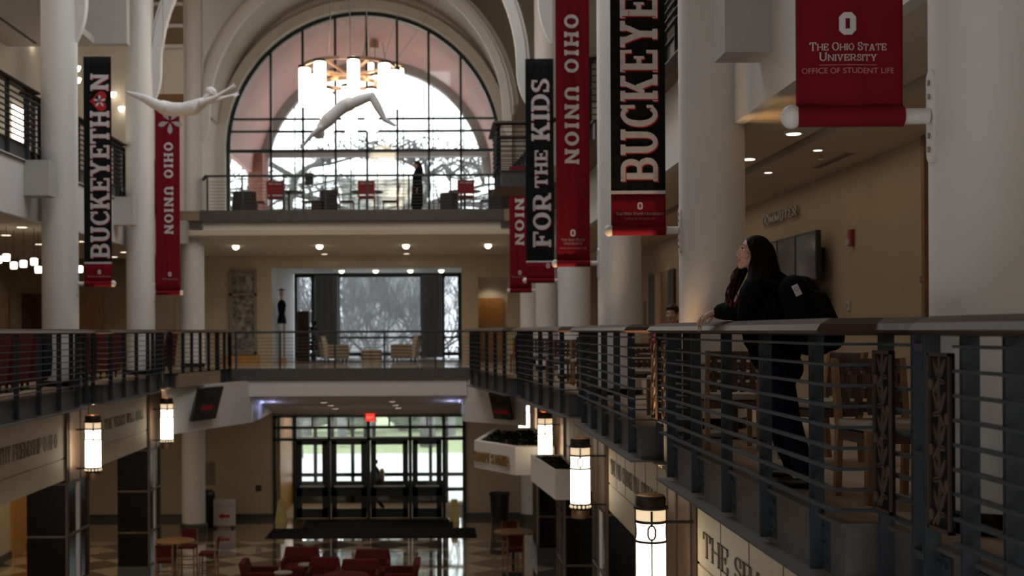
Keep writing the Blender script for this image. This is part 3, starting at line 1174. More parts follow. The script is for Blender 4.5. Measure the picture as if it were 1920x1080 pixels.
def leaf_relief(c, d, n, w, h):
    """five sprigs of five-fingered leaves with a round nut, raised on a panel facing n"""
    m = MB()
    c, d, n = Vector(c), Vector(d), Vector(n)
    up = Vector((0, 0, 1))

    def leaf(p, ang, L, wd):
        u = d * sin(ang) + up * cos(ang)
        v = d * cos(ang) - up * sin(ang)
        for s in (-1, 1):
            pts = [p + v * (0.004 * s), p + u * (L * 0.35) + v * (s * wd), p + u * (L * 0.7) + v * (s * wd * 0.75), p + u * L + v * (0.002 * s), p + u * (L * 0.5) + v * (0.004 * s)]
            m.slab([q + n * 0.001 for q in pts], n * 0.008)
    step = h / 5
    for k in range(5):
        s = 1 if k % 2 == 0 else -1
        p = c + up * (h / 2 - step * (k + 0.62))
        for a, L, wd in ((0, .118, .012), (-0.6, .120, .014), (0.6, .120, .014), (-1.75 * s, .080, .013), (2.75 * s, .070, .012)):
            leaf(p, a, L * step / 0.155, wd * step / 0.155)
        q0 = p + d * (s * w * 0.36) + up * (-0.022)
        ring = [q0 + d * (0.022 * cos(a)) + up * (0.027 * sin(a)) for a in [2 * pi * i / 10 for i in range(10)]]
        m.slab([q + n * 0.001 for q in ring], n * 0.01)
        m.bar(p + n * 0.004, p + d * (s * w * 0.28) + up * (-0.062) + n * 0.004, 0.016, 0.008, up=n)
    return m


def railing(name, label, path, d, n, z, L, P0, P1, posts=True, fine=True, base=True):
    t = thing(name, label, 'railing', (path[0].x, path[0].y, z))
    P = [(p.x, p.y) for p in path]
    side = 1 if n.dot(Vector((-d.y, d.x))) > 0 else -1
    # hand rail cuts the corners of the bow
    a, b = P0, P1
    bo = (path[2] - path[1]).dot(n)
    hp = [a + d * 0.12 - n * 0.15, a + d * 0.50 - n * 0.03, path[2] + d * 0.01, path[3] + d * 0.02, path[4] + d * 0.06 - n * 0.02, b - d * 0.05]
    MB().sweep([(p.x, p.y) for p in hp], RAIL_SEC, z, side).build('handrail', 'rail_wood', t)
    for k, bz in enumerate(BAR_Z):
        MB().sweep(P, [(0.034, bz - 0.007), (0.034, bz + 0.007), (-0.012, bz + 0.007), (-0.012, bz - 0.007)], z, side).build('rail_bar', 'steel_edge' if False else 'steel_blue', t)
    # posts with bolted foot brackets
    spots = [(0.07, 0, .0), (0.53, 0, .0), (L - 0.92, 0, .0), (L - 0.47, 0, .0), (L - 0.07, 0, .0)]
    mid0, mid1 = 1.0, L - 1.32
    nn = 4
    for q in range(nn + 1):
        spots.append((mid0 + (mid1 - mid0) * q / nn, bo, 1))
    for u, o, br in spots:
        p = P0 + d * u + n * (o - 0.035)
        m = MB()
        for e in (-0.013, 0.013):
            pp = p + d * e
            m.bar((pp.x, pp.y, z - 0.30), (pp.x, pp.y, z + 0.99), 0.075, 0.008, up=(d.x, d.y, 0))
        po = m.build('post', 'steel_blue', t)
        if br and fine:
            m = MB()
            q0 = p + d * -0.075 - n * 0.035
            m.bar((q0.x, q0.y, z - 0.30), (q0.x, q0.y, z - 0.03), 0.12, 0.012, up=(n.x, n.y, 0))
            for i in range(3):
                for e in (-0.03, 0.03):
                    c = q0 + d * e
                    zz = z - 0.07 - 0.085 * i
                    m.cyl((c.x, c.y, zz), (c.x + n.x * 0.022, c.y + n.y * 0.022, zz), 0.014, n=6)
            m.build('foot_bracket', 'steel_blue', po)
    # leaf panels beside both joints
    for u in (0.30, L - 0.30):
        c = P0 + d * u + n * 0.052
        m = MB()
        c3 = Vector((c.x, c.y, z + 0.51))
        w, h = 0.25, 0.80
        dd, nn3 = Vector((d.x, d.y, 0)), Vector((n.x, n.y, 0))
        m.bar(c3 - Vector((0, 0, h / 2)), c3 + Vector((0, 0, h / 2)), w, 0.015, up=nn3)
        pn = m.build('leaf_panel', 'dark_fabric', t)
        if fine:
            m = MB()
            for s in (-1, 1):
                q = c3 + dd * (s * (w / 2 - 0.008)) + nn3 * 0.012
                m.bar(q - Vector((0, 0, h / 2)), q + Vector((0, 0, h / 2)), 0.016, 0.016, up=nn3)
                q = c3 + Vector((0, 0, s * (h / 2 - 0.008))) + nn3 * 0.012
                m.bar(q - dd * (w / 2), q + dd * (w / 2), 0.016, 0.016, up=nn3)
            m.build('panel_rim', 'panel_rim', pn)
            leaf_relief(c3 + nn3 * 0.008, dd, nn3, w, h - 0.06).build('leaf_sprigs', 'leaf_relief', pn)
    if base:
        m = MB().sweep(P, [(-0.068, -0.335), (-0.068, -0.01), (-0.082, -0.01), (-0.082, -0.335)], z, side)
        m.sweep(P, [(0.06, -0.35), (0.06, -0.335), (-0.09, -0.335), (-0.09, -0.35)], z, side)
        m.sweep(P, [(-0.035, -0.012), (-0.035, 0.01), (-0.10, 0.01), (-0.10, -0.012)], z, side)
        m.build('edge_beam', 'steel_edge', t)
    return t


R2L = ['railing bay of flat grey bars that the woman leans on',
       'railing bay directly beyond the one the woman leans on',
       'railing bay below the FOR THE KIDS banner, opposite the far lamps',
       'short-looking railing bay ending at the lounge walkway, before the lit timber door']
for i, (a, b) in enumerate(zip(R2, R2[1:])):
    p, d, n, L = bay_path(a, b, 0.22)
    railing('gallery_railing', R2L[i], p, d, n, 0, L, Vector(a), Vector(b), fine=i < 2)
# the bay at the picture edge is built straight from its far joint
a, b = Vector((2.27, 2.2)), Vector((2.27, 6.02))
t = thing('gallery_railing', 'railing bay in front of the thick column with the block O banner', 'railing', (2.27, 2.2, 0))
MB().sweep([(2.27, 2.2), (2.27, 5.80), (2.44, 6.12)], RAIL_SEC, 0, 1).build('handrail', 'rail_wood', t)
for bz in BAR_Z:
    MB().sweep([(2.27, 2.2), (2.27, 5.56)], [(0.034, bz - 0.007), (0.034, bz + 0.007), (-0.012, bz + 0.007), (-0.012, bz - 0.007)], 0, 1).build('rail_bar', 'steel_blue', t)
for y in (2.4, 3.5, 4.6, 5.10, 5.52, 5.95):
    m = MB()
    for e in (-0.013, 0.013):
        m.bar((2.295, y + e, -0.3), (2.295, y + e, 0.99), 0.075, 0.008, up=(0, 1, 0))
    po = m.build('post', 'steel_blue', t)
    m = MB().bar((2.33, y - 0.075, -0.3), (2.33, y - 0.075, -0.03), 0.12, 0.012, up=(-1, 0, 0))
    for i in range(3):
        for e in (-0.03, 0.03):
            m.cyl((2.33, y - 0.075 + e, -0.07 - 0.085 * i), (2.305, y - 0.075 + e, -0.07 - 0.085 * i), 0.014, n=6)
    m.build('foot_bracket', 'steel_blue', po)
c3 = Vector((2.258, 5.73, 0.51))
pn = MB().bar(c3 - Vector((0, 0, .4)), c3 + Vector((0, 0, .4)), 0.25, 0.015, up=(-1, 0, 0)).build('leaf_panel', 'dark_fabric', t)
m = MB()
for s in (-1, 1):
    q = c3 + Vector((-0.012, s * 0.117, 0))
    m.bar(q - Vector((0, 0, .4)), q + Vector((0, 0, .4)), 0.016, 0.016, up=(-1, 0, 0))
    q = c3 + Vector((-0.012, 0, s * 0.392))
    m.bar(q - Vector((0, .125, 0)), q + Vector((0, .125, 0)), 0.016, 0.016, up=(-1, 0, 0))
m.build('panel_rim', 'panel_rim', pn)
leaf_relief(c3 + Vector((-0.008, 0, 0)), (0, 1, 0), (-1, 0, 0), 0.25, 0.74).build('leaf_sprigs', 'leaf_relief', pn)
for z in (0.93, 0.42, -0.05):
    MB().box(2.27, 2.30, 5.93, 6.14, z - 0.018, z + 0.018).build('joint_strap', 'steel_blue', t)
m = MB().box(2.338, 2.352, 2.2, 6.0, -0.335, -0.01).box(2.21, 2.36, 2.2, 6.0, -0.35, -0.335).box(2.305, 2.37, 2.2, 6.0, -0.012, 0.01)
m.build('edge_beam', 'steel_edge', t)

L2L = ['railing bay in front of the dark jacket and the red chairs at the picture edge',
       'railing bay between the two lit lamps of the pale lettered wall',
       'slanting railing bay joining the lounge walkway, above the tilted television']
for i, (a, b) in enumerate(zip(L2, L2[1:])):
    p, d, n, L = bay_path(a, b, -0.22 if i < 2 else -0.12)
    railing('gallery_railing', L2L[i], p, d, n, 0, L, Vector(a), Vector(b), fine=False)
R3L = ['upper railing bay behind the big black lettered banner', 'upper railing bay behind the tall red banner', 'upper railing bay jutting out beside the arched window', 'upper railing bay just behind the jutting one, before the arched window']
for i, (a, b) in enumerate(R3):
    p, d, n, L = bay_path(a, b, R3BOW[i])
    railing('gallery_railing', R3L[i], p, d, n, Z3, L, Vector(a), Vector(b), fine=False)
L3L = ['upper railing bay at the picture edge in front of the bright upper window', 'upper railing bay behind the black heart banner', 'upper railing bay behind the pale-leaf banner']
for i, (a, b) in enumerate(zip(L3, L3[1:])):
    p, d, n, L = bay_path(a, b, -0.15)
    railing('gallery_railing', L3L[i], p, d, n, Z3, L, Vector(a), Vector(b), fine=False)


def bridge_rail(label, x0, x1, y, z, xs, h=1.0):
    t = thing('walkway_railing', label, 'railing', (x0, y, z))
    MB().box(x0, x1, y - 0.04, y + 0.04, z + h - 0.03, z + h + 0.03).build('handrail', 'steel_blue', t, bevel=0.01)
    for x in xs:
        MB().box(x - 0.025, x + 0.025, y - 0.03, y + 0.03, z - 0.3, z + h - 0.03).build('post', 'steel_blue', t)
    for k in range(9):
        zz = z + 0.09 + (h - 0.16) * k / 9
        MB().bar((x0, y, zz), (x1, y, zz), 0.012, 0.012).build('rail_cable', 'steel_edge', t)
    return t


bridge_rail('thin cable railing of the walkway below the student lounge sign', -5.55, 0.95, 34.97, 0, [-5.5, -4.3, -2.8, -1.45, -0.05, 0.9])
bridge_rail('cable railing of the upper walkway in front of the arched window', -6.65, 1.85, 36.85, Z3, [-6.6, -5.6, -4.4, -3.2, -2.0, -0.8, 0.4, 1.5], 1.0)
t = thing('walkway_railing', 'short return of cable railing beside the arched window and pale column', 'railing', (-6.65, 36.85, Z3))
MB().bar((-6.65, 36.85, Z3 + 1.0), (-7.1, 38.6, Z3 + 1.0), 0.08, 0.06).build('handrail', 'rail_wood', t)
for k in range(9):
    zz = Z3 + 0.09 + 0.82 * k / 9
    MB().bar((-6.65, 36.85, zz), (-7.1, 38.6, zz), 0.012, 0.012).build('rail_cable', 'steel_edge', t)

# ================================================================ banners
def cloth_y(Y, x, z, ph):
    return Y + 0.009 * sin(x * 17 + ph) * (0.6 + 0.4 * sin(z * 1.3 + ph)) + 0.004 * sin(x * 41 + z * 2 + ph)


def banner(label, side, ccol, y, xa, xb, z0, z1, scheme, ph=0.0, near=False):
    """cloth xa..xb at depth y hanging from z1 to a pole at z0; the pole is bolted to the column at ccol"""
    t = thing('banner', label, 'banner', ((xa + xb) / 2, y, z0))
    r = 0.053
    cols = {'black': 'banner_black', 'red': 'banner_red'}
    nx, nz = 24, int(max(8, (z1 - z0) * 6))
    ztop_red = z0 + 0.38
    m = MB()

    def sheet(m, za, zb, off=0.0, thick=0.004):
        n2 = max(2, int(nz * (zb - za) / (z1 - z0)))
        rr = []
        for k in range(n2 + 1):
            z = za + (zb - za) * k / n2
            top = [(xa + (xb - xa) * i / nx, cloth_y(y, xa + (xb - xa) * i / nx, z, ph) + off, z) for i in range(nx + 1)]
            bot = [(p[0], p[1] + thick, p[2]) for p in reversed(top)]
            rr.append(top + bot)
        m.rings(rr)
    w = xb - xa
    sheet(m, z0 + r * 0.6, z1)
    main = m.build('cloth', cols[scheme['base']], t, smooth='all')
    if scheme['base'] == 'black':
        m = MB()
        rr = []
        for k in range(5):
            z = z0 + r * 0.6 + (ztop_red - z0 - r * 0.6) * k / 4
            rr.append([(xa + w * i / nx, cloth_y(y, xa + w * i / nx, z, ph) - 0.004, z) for i in range(nx + 1)] + [(xa + w * i / nx, cloth_y(y, xa + w * i / nx, z, ph) + 0.006, z) for i in range(nx, -1, -1)])
        m.rings(rr).build('red_panel', 'banner_red', main, smooth='all')
        m = MB()
        rr = []
        for z in (ztop_red, ztop_red + 0.035):
            rr.append([(xa + w * i / nx, cloth_y(y, xa + w * i / nx, z, ph) - 0.005, z) for i in range(nx + 1)] + [(xa + w * i / nx, cloth_y(y, xa + w * i / nx, z, ph) + 0.006, z) for i in range(nx, -1, -1)])
        m.rings(rr).build('pale_stripe', 'print_white', main)
    # sleeve over the pole
    m = MB().cyl((xa, y + 0.01, z0), (xb, y + 0.01, z0), r, n=20)
    m.build('pole_sleeve', 'banner_red', main, smooth=True)
    xc = XR if side > 0 else XL
    inner = xb if side > 0 else xa
    outer = xa if side > 0 else xb
    pole = MB().cyl((outer - side * 0.01, y + 0.01, z0), (xc - side * 0.02, y + 0.01, z0), 0.04, n=18).build('pole', 'white_paint', t, smooth=True)
    MB().ball((outer - side * 0.02, y + 0.01, z0), 0.055, 0.058, 0.062).build('pole_knob', 'white_paint', pole, smooth='all')
    # slotted bracket plate
    m = MB()
    pts = []
    for k in range(13):
        a = pi * k / 12
        pts.append((0.05 * cos(a), 0.19 + 0.05 * sin(a)))
    for k in range(13):
        a = pi + pi * k / 12
        pts.append((0.05 * cos(a), -0.19 + 0.05 * sin(a)))
    m.slab([(xc - side * 0.012, y + 0.01 + a, z0 + b) for a, b in pts], (side * 0.03, 0, 0))
    pl = m.build('bracket_plate', 'white_paint', pole, bevel=0.004)
    for zz in (-0.17, -0.10, 0.10, 0.17):
        MB().cyl((xc - side * 0.026, y + 0.01, z0 + zz), (xc - side * 0.01, y + 0.01, z0 + zz), 0.015, n=8).build('bolt', 'nickel', pole)

    def fm(u0, v0, turn):
        def f(u, v):
            if turn == 1:        # reads upward
                x, z = u0 - v, v0 + u
            elif turn == -1:     # reads downward
                x, z = u0 + v, v0 - u
            else:
                x, z = u0 + u, v0 + v
            return (x, cloth_y(y, x, z, ph) - 0.008, z)
        return f
    xm = (xa + xb) / 2
    for it in scheme['text']:
        kind, txt, colr, dxx, zz, hh = it[:6]
        opt = it[6] if len(it) > 6 else {}
        turn = {'up': 1, 'down': -1}.get(kind, 0)
        u0 = xm + dxx
        if turn == 1:
            u0 += hh / 2
        if turn == -1:
            u0 -= hh / 2
        if kind == 'sans':
            m = MB()
            put_sans(m, txt, fm(u0, zz, 0), hh)
            m.build('lettering', colr, main)
            continue
        sub = 5 if turn else 2
        if opt.get('shadow'):
            g = fm(u0 + 0.010, zz - 0.012, turn)
            for ms in put_words(txt, lambda u, v: tuple(Vector(g(u, v)) + Vector((0, 0.002, 0))), hh, center=False, sub=sub, **opt.get('k', {})):
                ms.build('letter_shadow', 'print_red', main)
        for m in put_words(txt, fm(u0, zz, turn), hh, center=turn == 0, sub=sub, **opt.get('k', {})):
            m.build('lettering', colr, main)
    return t, main, fm


BK = dict(t=0.21, s=0.13, e=0.07, gap=0.09)
OK = dict(t=0.22, s=0.17, e=0.06, gap=0.20)
SMK = dict(t=0.13, s=0.085, e=0.05, gap=0.10, small=0.8)
ZB = 1.02 + 1.045           # pole height above the gallery floor


def foot(xm=0, big=False):
    return [('flat', '0', 'print_white', 0, ZB + 0.27, 0.085, dict(k=dict(t=0.2))),
            ('flat', 'THE OHIO STATE UNIVERSITY', 'print_grey', 0, ZB + 0.195, 0.037, dict(k=dict(t=0.12, s=0.08, e=0.04, gap=0.09, small=0.82))),
            ('sans', 'OFFICE OF STUDENT LIFE', 'print_rose', 0, ZB + 0.15, 0.036)]


def orange_O(zz, h):
    return [('flat', '0', 'print_white', 0, zz, h, dict(k=dict(t=0.22)))]


# near red banner
yb = 6.55
xa, xb = at(1492, 100, yb).x, at(1693, 100, yb).x
zb = at(1600, 218, yb).z
P = lambda y: at(1590, y, yb).z
hpx = yb / FPX
banner('red banner with a block O above small white lettering, rolled on a white pole', 1, 0, yb, xa, xb, zb, zb + 2.9, dict(base='red', text=[
    ('flat', '0', 'print_white', at(1588, 50, yb).x - (xa + xb) / 2, P(66), 42 * hpx, dict(k=dict(t=0.27))),
    ('flat', 'THE OHIO STATE', 'print_white', at(1589, 50, yb).x - (xa + xb) / 2, P(95), 15.5 * hpx, dict(k=dict(SMK, width=143 * hpx))),
    ('flat', 'UNIVERSITY', 'print_white', at(1589, 50, yb).x - (xa + xb) / 2, P(114.5), 15 * hpx, dict(k=dict(SMK, width=108 * hpx))),
    ('sans', 'OFFICE OF STUDENT LIFE', 'print_rose', at(1589, 50, yb).x - (xa + xb) / 2, P(138), 15.2 * hpx),
    ('flat', '-', 'print_rose', at(1589, 50, yb).x - (xa + xb) / 2, P(126), 7 * hpx, dict(k=dict(width=108 * hpx, s=0.16))),
]), 0.4, near=True)
# big black banner
yb = 13.35
hpx = yb / FPX
xa, xb = at(1146, 400, yb).x, at(1248, 400, yb).x
zb = at(1200, 432, yb).z
Q = lambda y: at(1197, y, yb).z
xm = (xa + xb) / 2
banner('black banner with huge white vertical letters and a red foot, beside the tall red one', 1, 1, yb, xa, xb, zb, zb + 5.4, dict(base='black', text=[
    ('up', 'BUCKEYETHON', 'print_white', at(1198, 200, yb).x - xm, Q(340), 70 * hpx, dict(shadow=1, k=dict(BK, width=560 * hpx))),
    ('flat', '0', 'print_white', at(1200, 400, yb).x - xm, Q(393), 13.5 * hpx, dict(k=dict(t=0.25))),
    ('flat', 'THE OHIO STATE UNIVERSITY', 'print_grey', at(1200, 400, yb).x - xm, Q(403.5), 5.6 * hpx, dict(k=dict(SMK, width=90 * hpx))),
    ('sans', 'OFFICE OF STUDENT LIFE', 'print_rose', at(1200, 400, yb).x - xm, Q(412), 5 * hpx),
    ('flat', 'BUCKEYETHON.OSU.EDU', 'print_black', at(1200, 400, yb).x - xm, Q(430), 7 * hpx, dict(k=dict(t=0.2, s=0.13, e=0.02, gap=0.12, width=92 * hpx))),
]), 1.1)
# tall red banner
yb = 20.15
hpx = yb / FPX
xa, xb = at(1043, 400, yb).x, at(1106, 400, yb).x
zb = at(1075, 494, yb).z
xm = (xa + xb) / 2
Q = lambda y: at(1074, y, yb).z
banner('tall red banner with vertical white letters, between two black lettered banners', 1, 2, yb, xa, xb, zb, zb + 5.2, dict(base='red', text=[
    ('down', 'OHIO UNION', 'print_white', at(1072, 200, yb).x - xm, Q(27), 27 * hpx, dict(k=dict(OK, width=281 * hpx))),
    ('flat', '0', 'print_white', at(1074, 400, yb).x - xm, Q(443.5), 13.5 * hpx, dict(k=dict(t=0.25))),
    ('flat', 'THE OHIO STATE', 'print_grey', at(1074, 400, yb).x - xm, Q(452), 5 * hpx, dict(k=dict(SMK, width=44 * hpx))),
    ('flat', 'UNIVERSITY', 'print_grey', at(1074, 400, yb).x - xm, Q(459), 5 * hpx, dict(k=dict(SMK, width=34 * hpx))),
    ('sans', 'OFFICE OF STUDENT LIFE', 'print_rose', at(1074, 400, yb).x - xm, Q(467), 4.4 * hpx)]), 2.0)
# FOR THE KIDS
yb = 26.85
hpx = yb / FPX
xa, xb = at(986, 400, yb).x, at(1039, 400, yb).x
zb = at(1015, 526, yb).z
zt = at(1012, 110, yb).z
xm = (xa + xb) / 2
Q = lambda y: at(1012, y, yb).z
banner('slim black banner reading FOR THE KIDS above a red foot', 1, 3, yb, xa, xb, zb, zt, dict(base='black', text=[
    ('up', 'FOR', 'print_white', at(1015, 200, yb).x - xm, Q(463), 34 * hpx, dict(shadow=1, k=dict(BK, width=101 * hpx))),
    ('up', 'THE', 'print_white', at(1014, 200, yb).x - xm, Q(352), 24 * hpx, dict(shadow=1, k=dict(BK, width=70 * hpx))),
    ('up', 'KIDS', 'print_white', at(1013, 200, yb).x - xm, Q(264), 34 * hpx, dict(shadow=1, k=dict(BK, width=116 * hpx))),
    ('flat', '0', 'print_white', at(1027, 400, yb).x - xm, Q(503), 9 * hpx, dict(k=dict(t=0.25)))]), 2.9)
# short red banner
yb = 32.95
hpx = yb / FPX
xa, xb = at(955, 400, yb).x, at(996, 400, yb).x
zb = at(975, 545, yb).z
xm = (xa + xb) / 2
Q = lambda y: at(975, y, yb).z
banner('short red banner partly hidden by the FOR THE KIDS banner', 1, 4, yb, xa, xb, zb, zb + 3.2, dict(base='red', text=[
    ('down', 'UNION', 'print_white', at(973, 200, yb).x - xm, Q(346), 17 * hpx, dict(k=dict(OK, width=114 * hpx))),
    ('flat', '0', 'print_white', at(974, 400, yb).x - xm, Q(515), 8 * hpx, dict(k=dict(t=0.25))),
    ('flat', 'THE OHIO STATE', 'print_grey', at(974, 400, yb).x - xm, Q(521), 3.5 * hpx, dict(k=dict(SMK, width=30 * hpx)))]), 3.3)
# black heart banner
yb = 24.35
hpx = yb / FPX
xa, xb = at(157, 300, yb).x, at(209, 300, yb).x
zb = at(183, 532, yb).z
zt = at(180, 106, yb).z
xm = (xa + xb) / 2
Q = lambda y: at(184, y, yb).z
t, main, fm = banner('black banner with vertical white letters and a red heart with a leaf', -1, 0, yb, xa, xb, zb, zt, dict(base='black', text=[
    ('up', 'BUCKEYETH', 'print_white', at(187, 300, yb).x - xm, Q(484), 36 * hpx, dict(shadow=1, k=dict(BK, width=276 * hpx))),
    ('up', 'N', 'print_white', at(187, 300, yb).x - xm, Q(170), 34 * hpx, dict(shadow=1, k=dict(BK, width=32 * hpx))),
    ('flat', '0', 'print_white', at(186, 400, yb).x - xm, Q(514), 8 * hpx, dict(k=dict(t=0.25))),
    ('flat', 'THE OHIO STATE UNIVERSITY', 'print_grey', at(186, 400, yb).x - xm, Q(520), 3.2 * hpx, dict(k=dict(SMK, width=44 * hpx)))]), 0.9)
m = MB()
hc = at(187, 190, yb)
hs = 20 * hpx
g = fm(hc.x, hc.z, 0)
pts = []
for k in range(40):
    a = 2 * pi * k / 40
    px_, py_ = 16 * sin(a) ** 3 / 17, (13 * cos(a) - 5 * cos(2 * a) - 2 * cos(3 * a) - cos(4 * a)) / 17
    pts.append(tuple(Vector(g(py_ * hs * 0.95 - hs * 0.05, px_ * hs))) )
m.slab(pts, (0, -0.002, 0)).build('heart', 'print_red', main)


def leaf_mark(m, g, s, n=5, spread=2 * pi, a0=pi / 2):
    for k in range(n):
        a = a0 + spread * (k - (n - 1) / 2) / n
        u = (cos(a), sin(a))
        v = (-sin(a), cos(a))
        q = [(0.12, 0), (0.55, 0.19), (0.8, 0.17), (1.0, 0), (0.8, -0.17), (0.55, -0.19)]
        m.face([tuple(Vector(g(s * (u[0] * p + v[0] * w_), s * (u[1] * p + v[1] * w_))) + Vector((0, -0.004, 0))) for p, w_ in q])


m = MB()
leaf_mark(m, g, 12 * hpx)
m.build('leaf_mark', 'print_white', main)
# red banner with the pale leaf
yb = 30.95
hpx = yb / FPX
xa, xb = at(291, 300, yb).x, at(337, 300, yb).x
zb = at(315, 549, yb).z
zt = at(315, 196, yb).z
xm = (xa + xb) / 2
Q = lambda y: at(317, y, yb).z
t, main, fm = banner('red banner with vertical white letters and a pale leaf at its head', -1, 1, yb, xa, xb, zb, zt, dict(base='red', text=[
    ('down', 'OHIO UNION', 'print_white', at(316, 300, yb).x - xm, Q(267), 17 * hpx, dict(k=dict(OK, width=172 * hpx))),
    ('flat', '0', 'print_white', at(318, 400, yb).x - xm, Q(518), 8 * hpx, dict(k=dict(t=0.25))),
    ('flat', 'THE OHIO STATE', 'print_grey', at(318, 400, yb).x - xm, Q(525), 3.5 * hpx, dict(k=dict(SMK, width=30 * hpx)))]), 1.7)
m = MB()
hc = at(319, 228, yb)
leaf_mark(m, fm(hc.x, hc.z, 0), 24 * hpx, 5, 2 * pi, -pi / 2)
m.build('leaf_mark', 'print_grey', main)

# ================================================================ lamps on the piers
def sconce(label, x, y, ztop, side, group='cylinder lamps on the dark piers'):
    t = thing('pier_lamp', label, 'wall lamp', (x, y, ztop - 1.2), 0, group)
    r = 0.152
    z = lambda d: ztop - d
    MB().lathe((x, y, 0), [(r * 0.9, z(0.0)), (r * 0.98, z(0.02)), (r * 0.98, z(0.10)), (r * 1.12, z(0.105)), (r * 1.12, z(0.13)), (r, z(0.135))], 32).build('cap', 'lamp_metal', t, smooth=True)
    MB().lathe((x, y, 0), [(r * 0.80, z(-0.012)), (r * 0.9, z(-0.004)), (r * 0.9, z(0.0))], 32).build('cap_plate', 'copper_top', t, smooth=True)
    sh = MB().lathe((x, y, 0), [(r * 0.96, z(0.135)), (r * 0.96, z(0.255))], 32).build('upper_shade', 'lamp_glow_upper', t, smooth=True)
    sh2 = MB().lathe((x, y, 0), [(r * 0.96, z(0.255)), (r * 0.96, z(0.975))], 32).build('shade', 'lamp_glow', t, smooth=True)
    m = MB()
    for d, h in ((0.255, 0.014), (0.45, 0.012)):
        m.lathe((x, y, 0), [(r * 0.97, z(d - h)), (r * 1.01, z(d - h)), (r * 1.01, z(d + h)), (r * 0.97, z(d + h))], 32)
    n = 4
    a0 = RAD(-96 if side > 0 else -73)
    for k in range(n):
        a = a0 + 2 * pi * k / n
        px, py = x + r * 0.99 * cos(a), y + r * 0.99 * sin(a)
        m.bar((px, py, z(0.14)), (px, py, z(0.285)), 0.022, 0.018, up=(cos(a), sin(a), 0))
        m.bar((px, py, z(0.42)), (px, py, z(0.975)), 0.015, 0.014, up=(cos(a), sin(a), 0))
        # block O ring
        w, h = 0.036, 0.068
        q = [(-w, h * .5), (-w * .5, h), (w * .5, h), (w, h * .5), (w, -h * .5), (w * .5, -h), (-w * .5, -h), (-w, -h * .5)]
        zc = z(0.352)
        pp = []
        for u, v in q:
            b = a + u / r
            pp.append(Vector((x + r * 0.995 * cos(b), y + r * 0.995 * sin(b), zc + v)))
        for i in range(8):
            m.bar(pp[i], pp[(i + 1) % 8], 0.018, 0.016, up=(cos(a), sin(a), 0))
    m.build('lead_frame', 'lamp_metal', t)
    m = MB().lathe((x, y, 0), [(r, z(0.975)), (r, z(0.99)), (r * 0.96, z(0.99)), (r * 0.96, z(1.055)), (r, z(1.055)), (r, z(1.07)), (r * 0.9, z(1.075))], 32)
    rg = m.build('bead_ring', 'lamp_metal', t, smooth=True)
    m = MB()
    for k in range(14):
        a = 2 * pi * k / 14
        m.ball((x + r * 0.93 * cos(a), y + r * 0.93 * sin(a), z(1.022)), 0.024, nu=10, nv=6)
    m.build('glass_beads', 'lamp_glow_upper', rg, smooth='all')
    MB().lathe((x, y, 0), [(r * 0.9, z(1.075)), (r * 0.9, z(1.18)), (r * 0.8, z(1.2))], 32).build('base_cup', 'bronze', t, smooth=True)
    xw = XR if side > 0 else XL
    for d in (0.265, 1.0):
        MB().bar((x + side * r * 0.9, y, z(d)), (xw, y, z(d)), 0.03, 0.028).build('wall_arm', 'lamp_metal', t)
    # the lamp also throws light up at the column and the banner pole
    spot_light('pier_lamp_uplight', (x, y, ztop + 0.06), 360, (1, 0.60, 0.28), rot=(pi, 0, 0), size=RAD(62), blend=0.7, rad=0.06)
    return t


for x, y, z, s, lb in ((2.115, 12.74, -0.63, 1, 'glowing cylinder lamp cut by the picture bottom, nearest the railing woman'),
                       (2.15, 19.35, -0.62, 1, 'glowing cylinder lamp with its whole base seen, before the dark granite pier'),
                       (2.23, 26.6, -0.68, 1, 'glowing cylinder lamp standing behind the small square planter'),
                       (2.26, 33.5, -0.68, 1, 'glowing cylinder lamp above the hexagonal planter, beside a tilted television'),
                       (-6.52, 24.2, -0.55, -1, 'glowing cylinder lamp below the black heart banner'),
                       (-6.50, 30.7, -0.57, -1, 'glowing cylinder lamp below the pale-leaf banner, facing a tilted television')):
    sconce(lb, x, y, z, s)

# words cut in the lintels
def lintel_text(txt, label, x, y0, y1, z0, z1, side):
    H = z1 - z0
    if side > 0:
        f = lambda u, v: (x, y1 - u, z0 + v)
    else:
        f = lambda u, v: (x, y0 + u, z0 + v)
    t = thing('carved_words', label, 'lettering', (x, (y0 + y1) / 2, z0))
    for m in put_words(txt, f, H, center=False, depth=(-side * 0.004, 0, 0), width=y1 - y0, t=0.13, s=0.05, e=0.05, gap=0.10):
        m.build('carved_word', 'engraved', t)
    return t


lintel_text('THE SEASONS PASS', 'carved words beginning THE SEASONS on the stone beside the cut-off lamp', XR + 0.034, 7.2, 12.45, -1.18, -0.945, 1)
lintel_text('TIME AND CHANGE WILL SURELY SHOW', 'carved words TIME AND CHANGE on the stone between two lamps', XR + 0.034, 14.6, 19.1, -1.12, -0.90, 1)
lintel_text('HOW FIRM THY FRIENDSHIP O-HI-O', 'carved words ending FRIENDSHIP O-HI-O on the stone under the heart banner', XL - 0.034, 18.6, 23.1, -1.06, -0.80, -1)
lintel_text('THE YEARS WILL ROLL', 'faint carved words on the stone between the heart-banner and leaf-banner lamps', XL - 0.034, 26.4, 29.9, -1.0, -0.78, -1)

# ================================================================ furniture
def cyl_legs(m, spots, z0, z1, r0, r1):
    for x, y in spots:
        m.cyl((x, y, z0), (x, y, z1), r0, r1, 10)


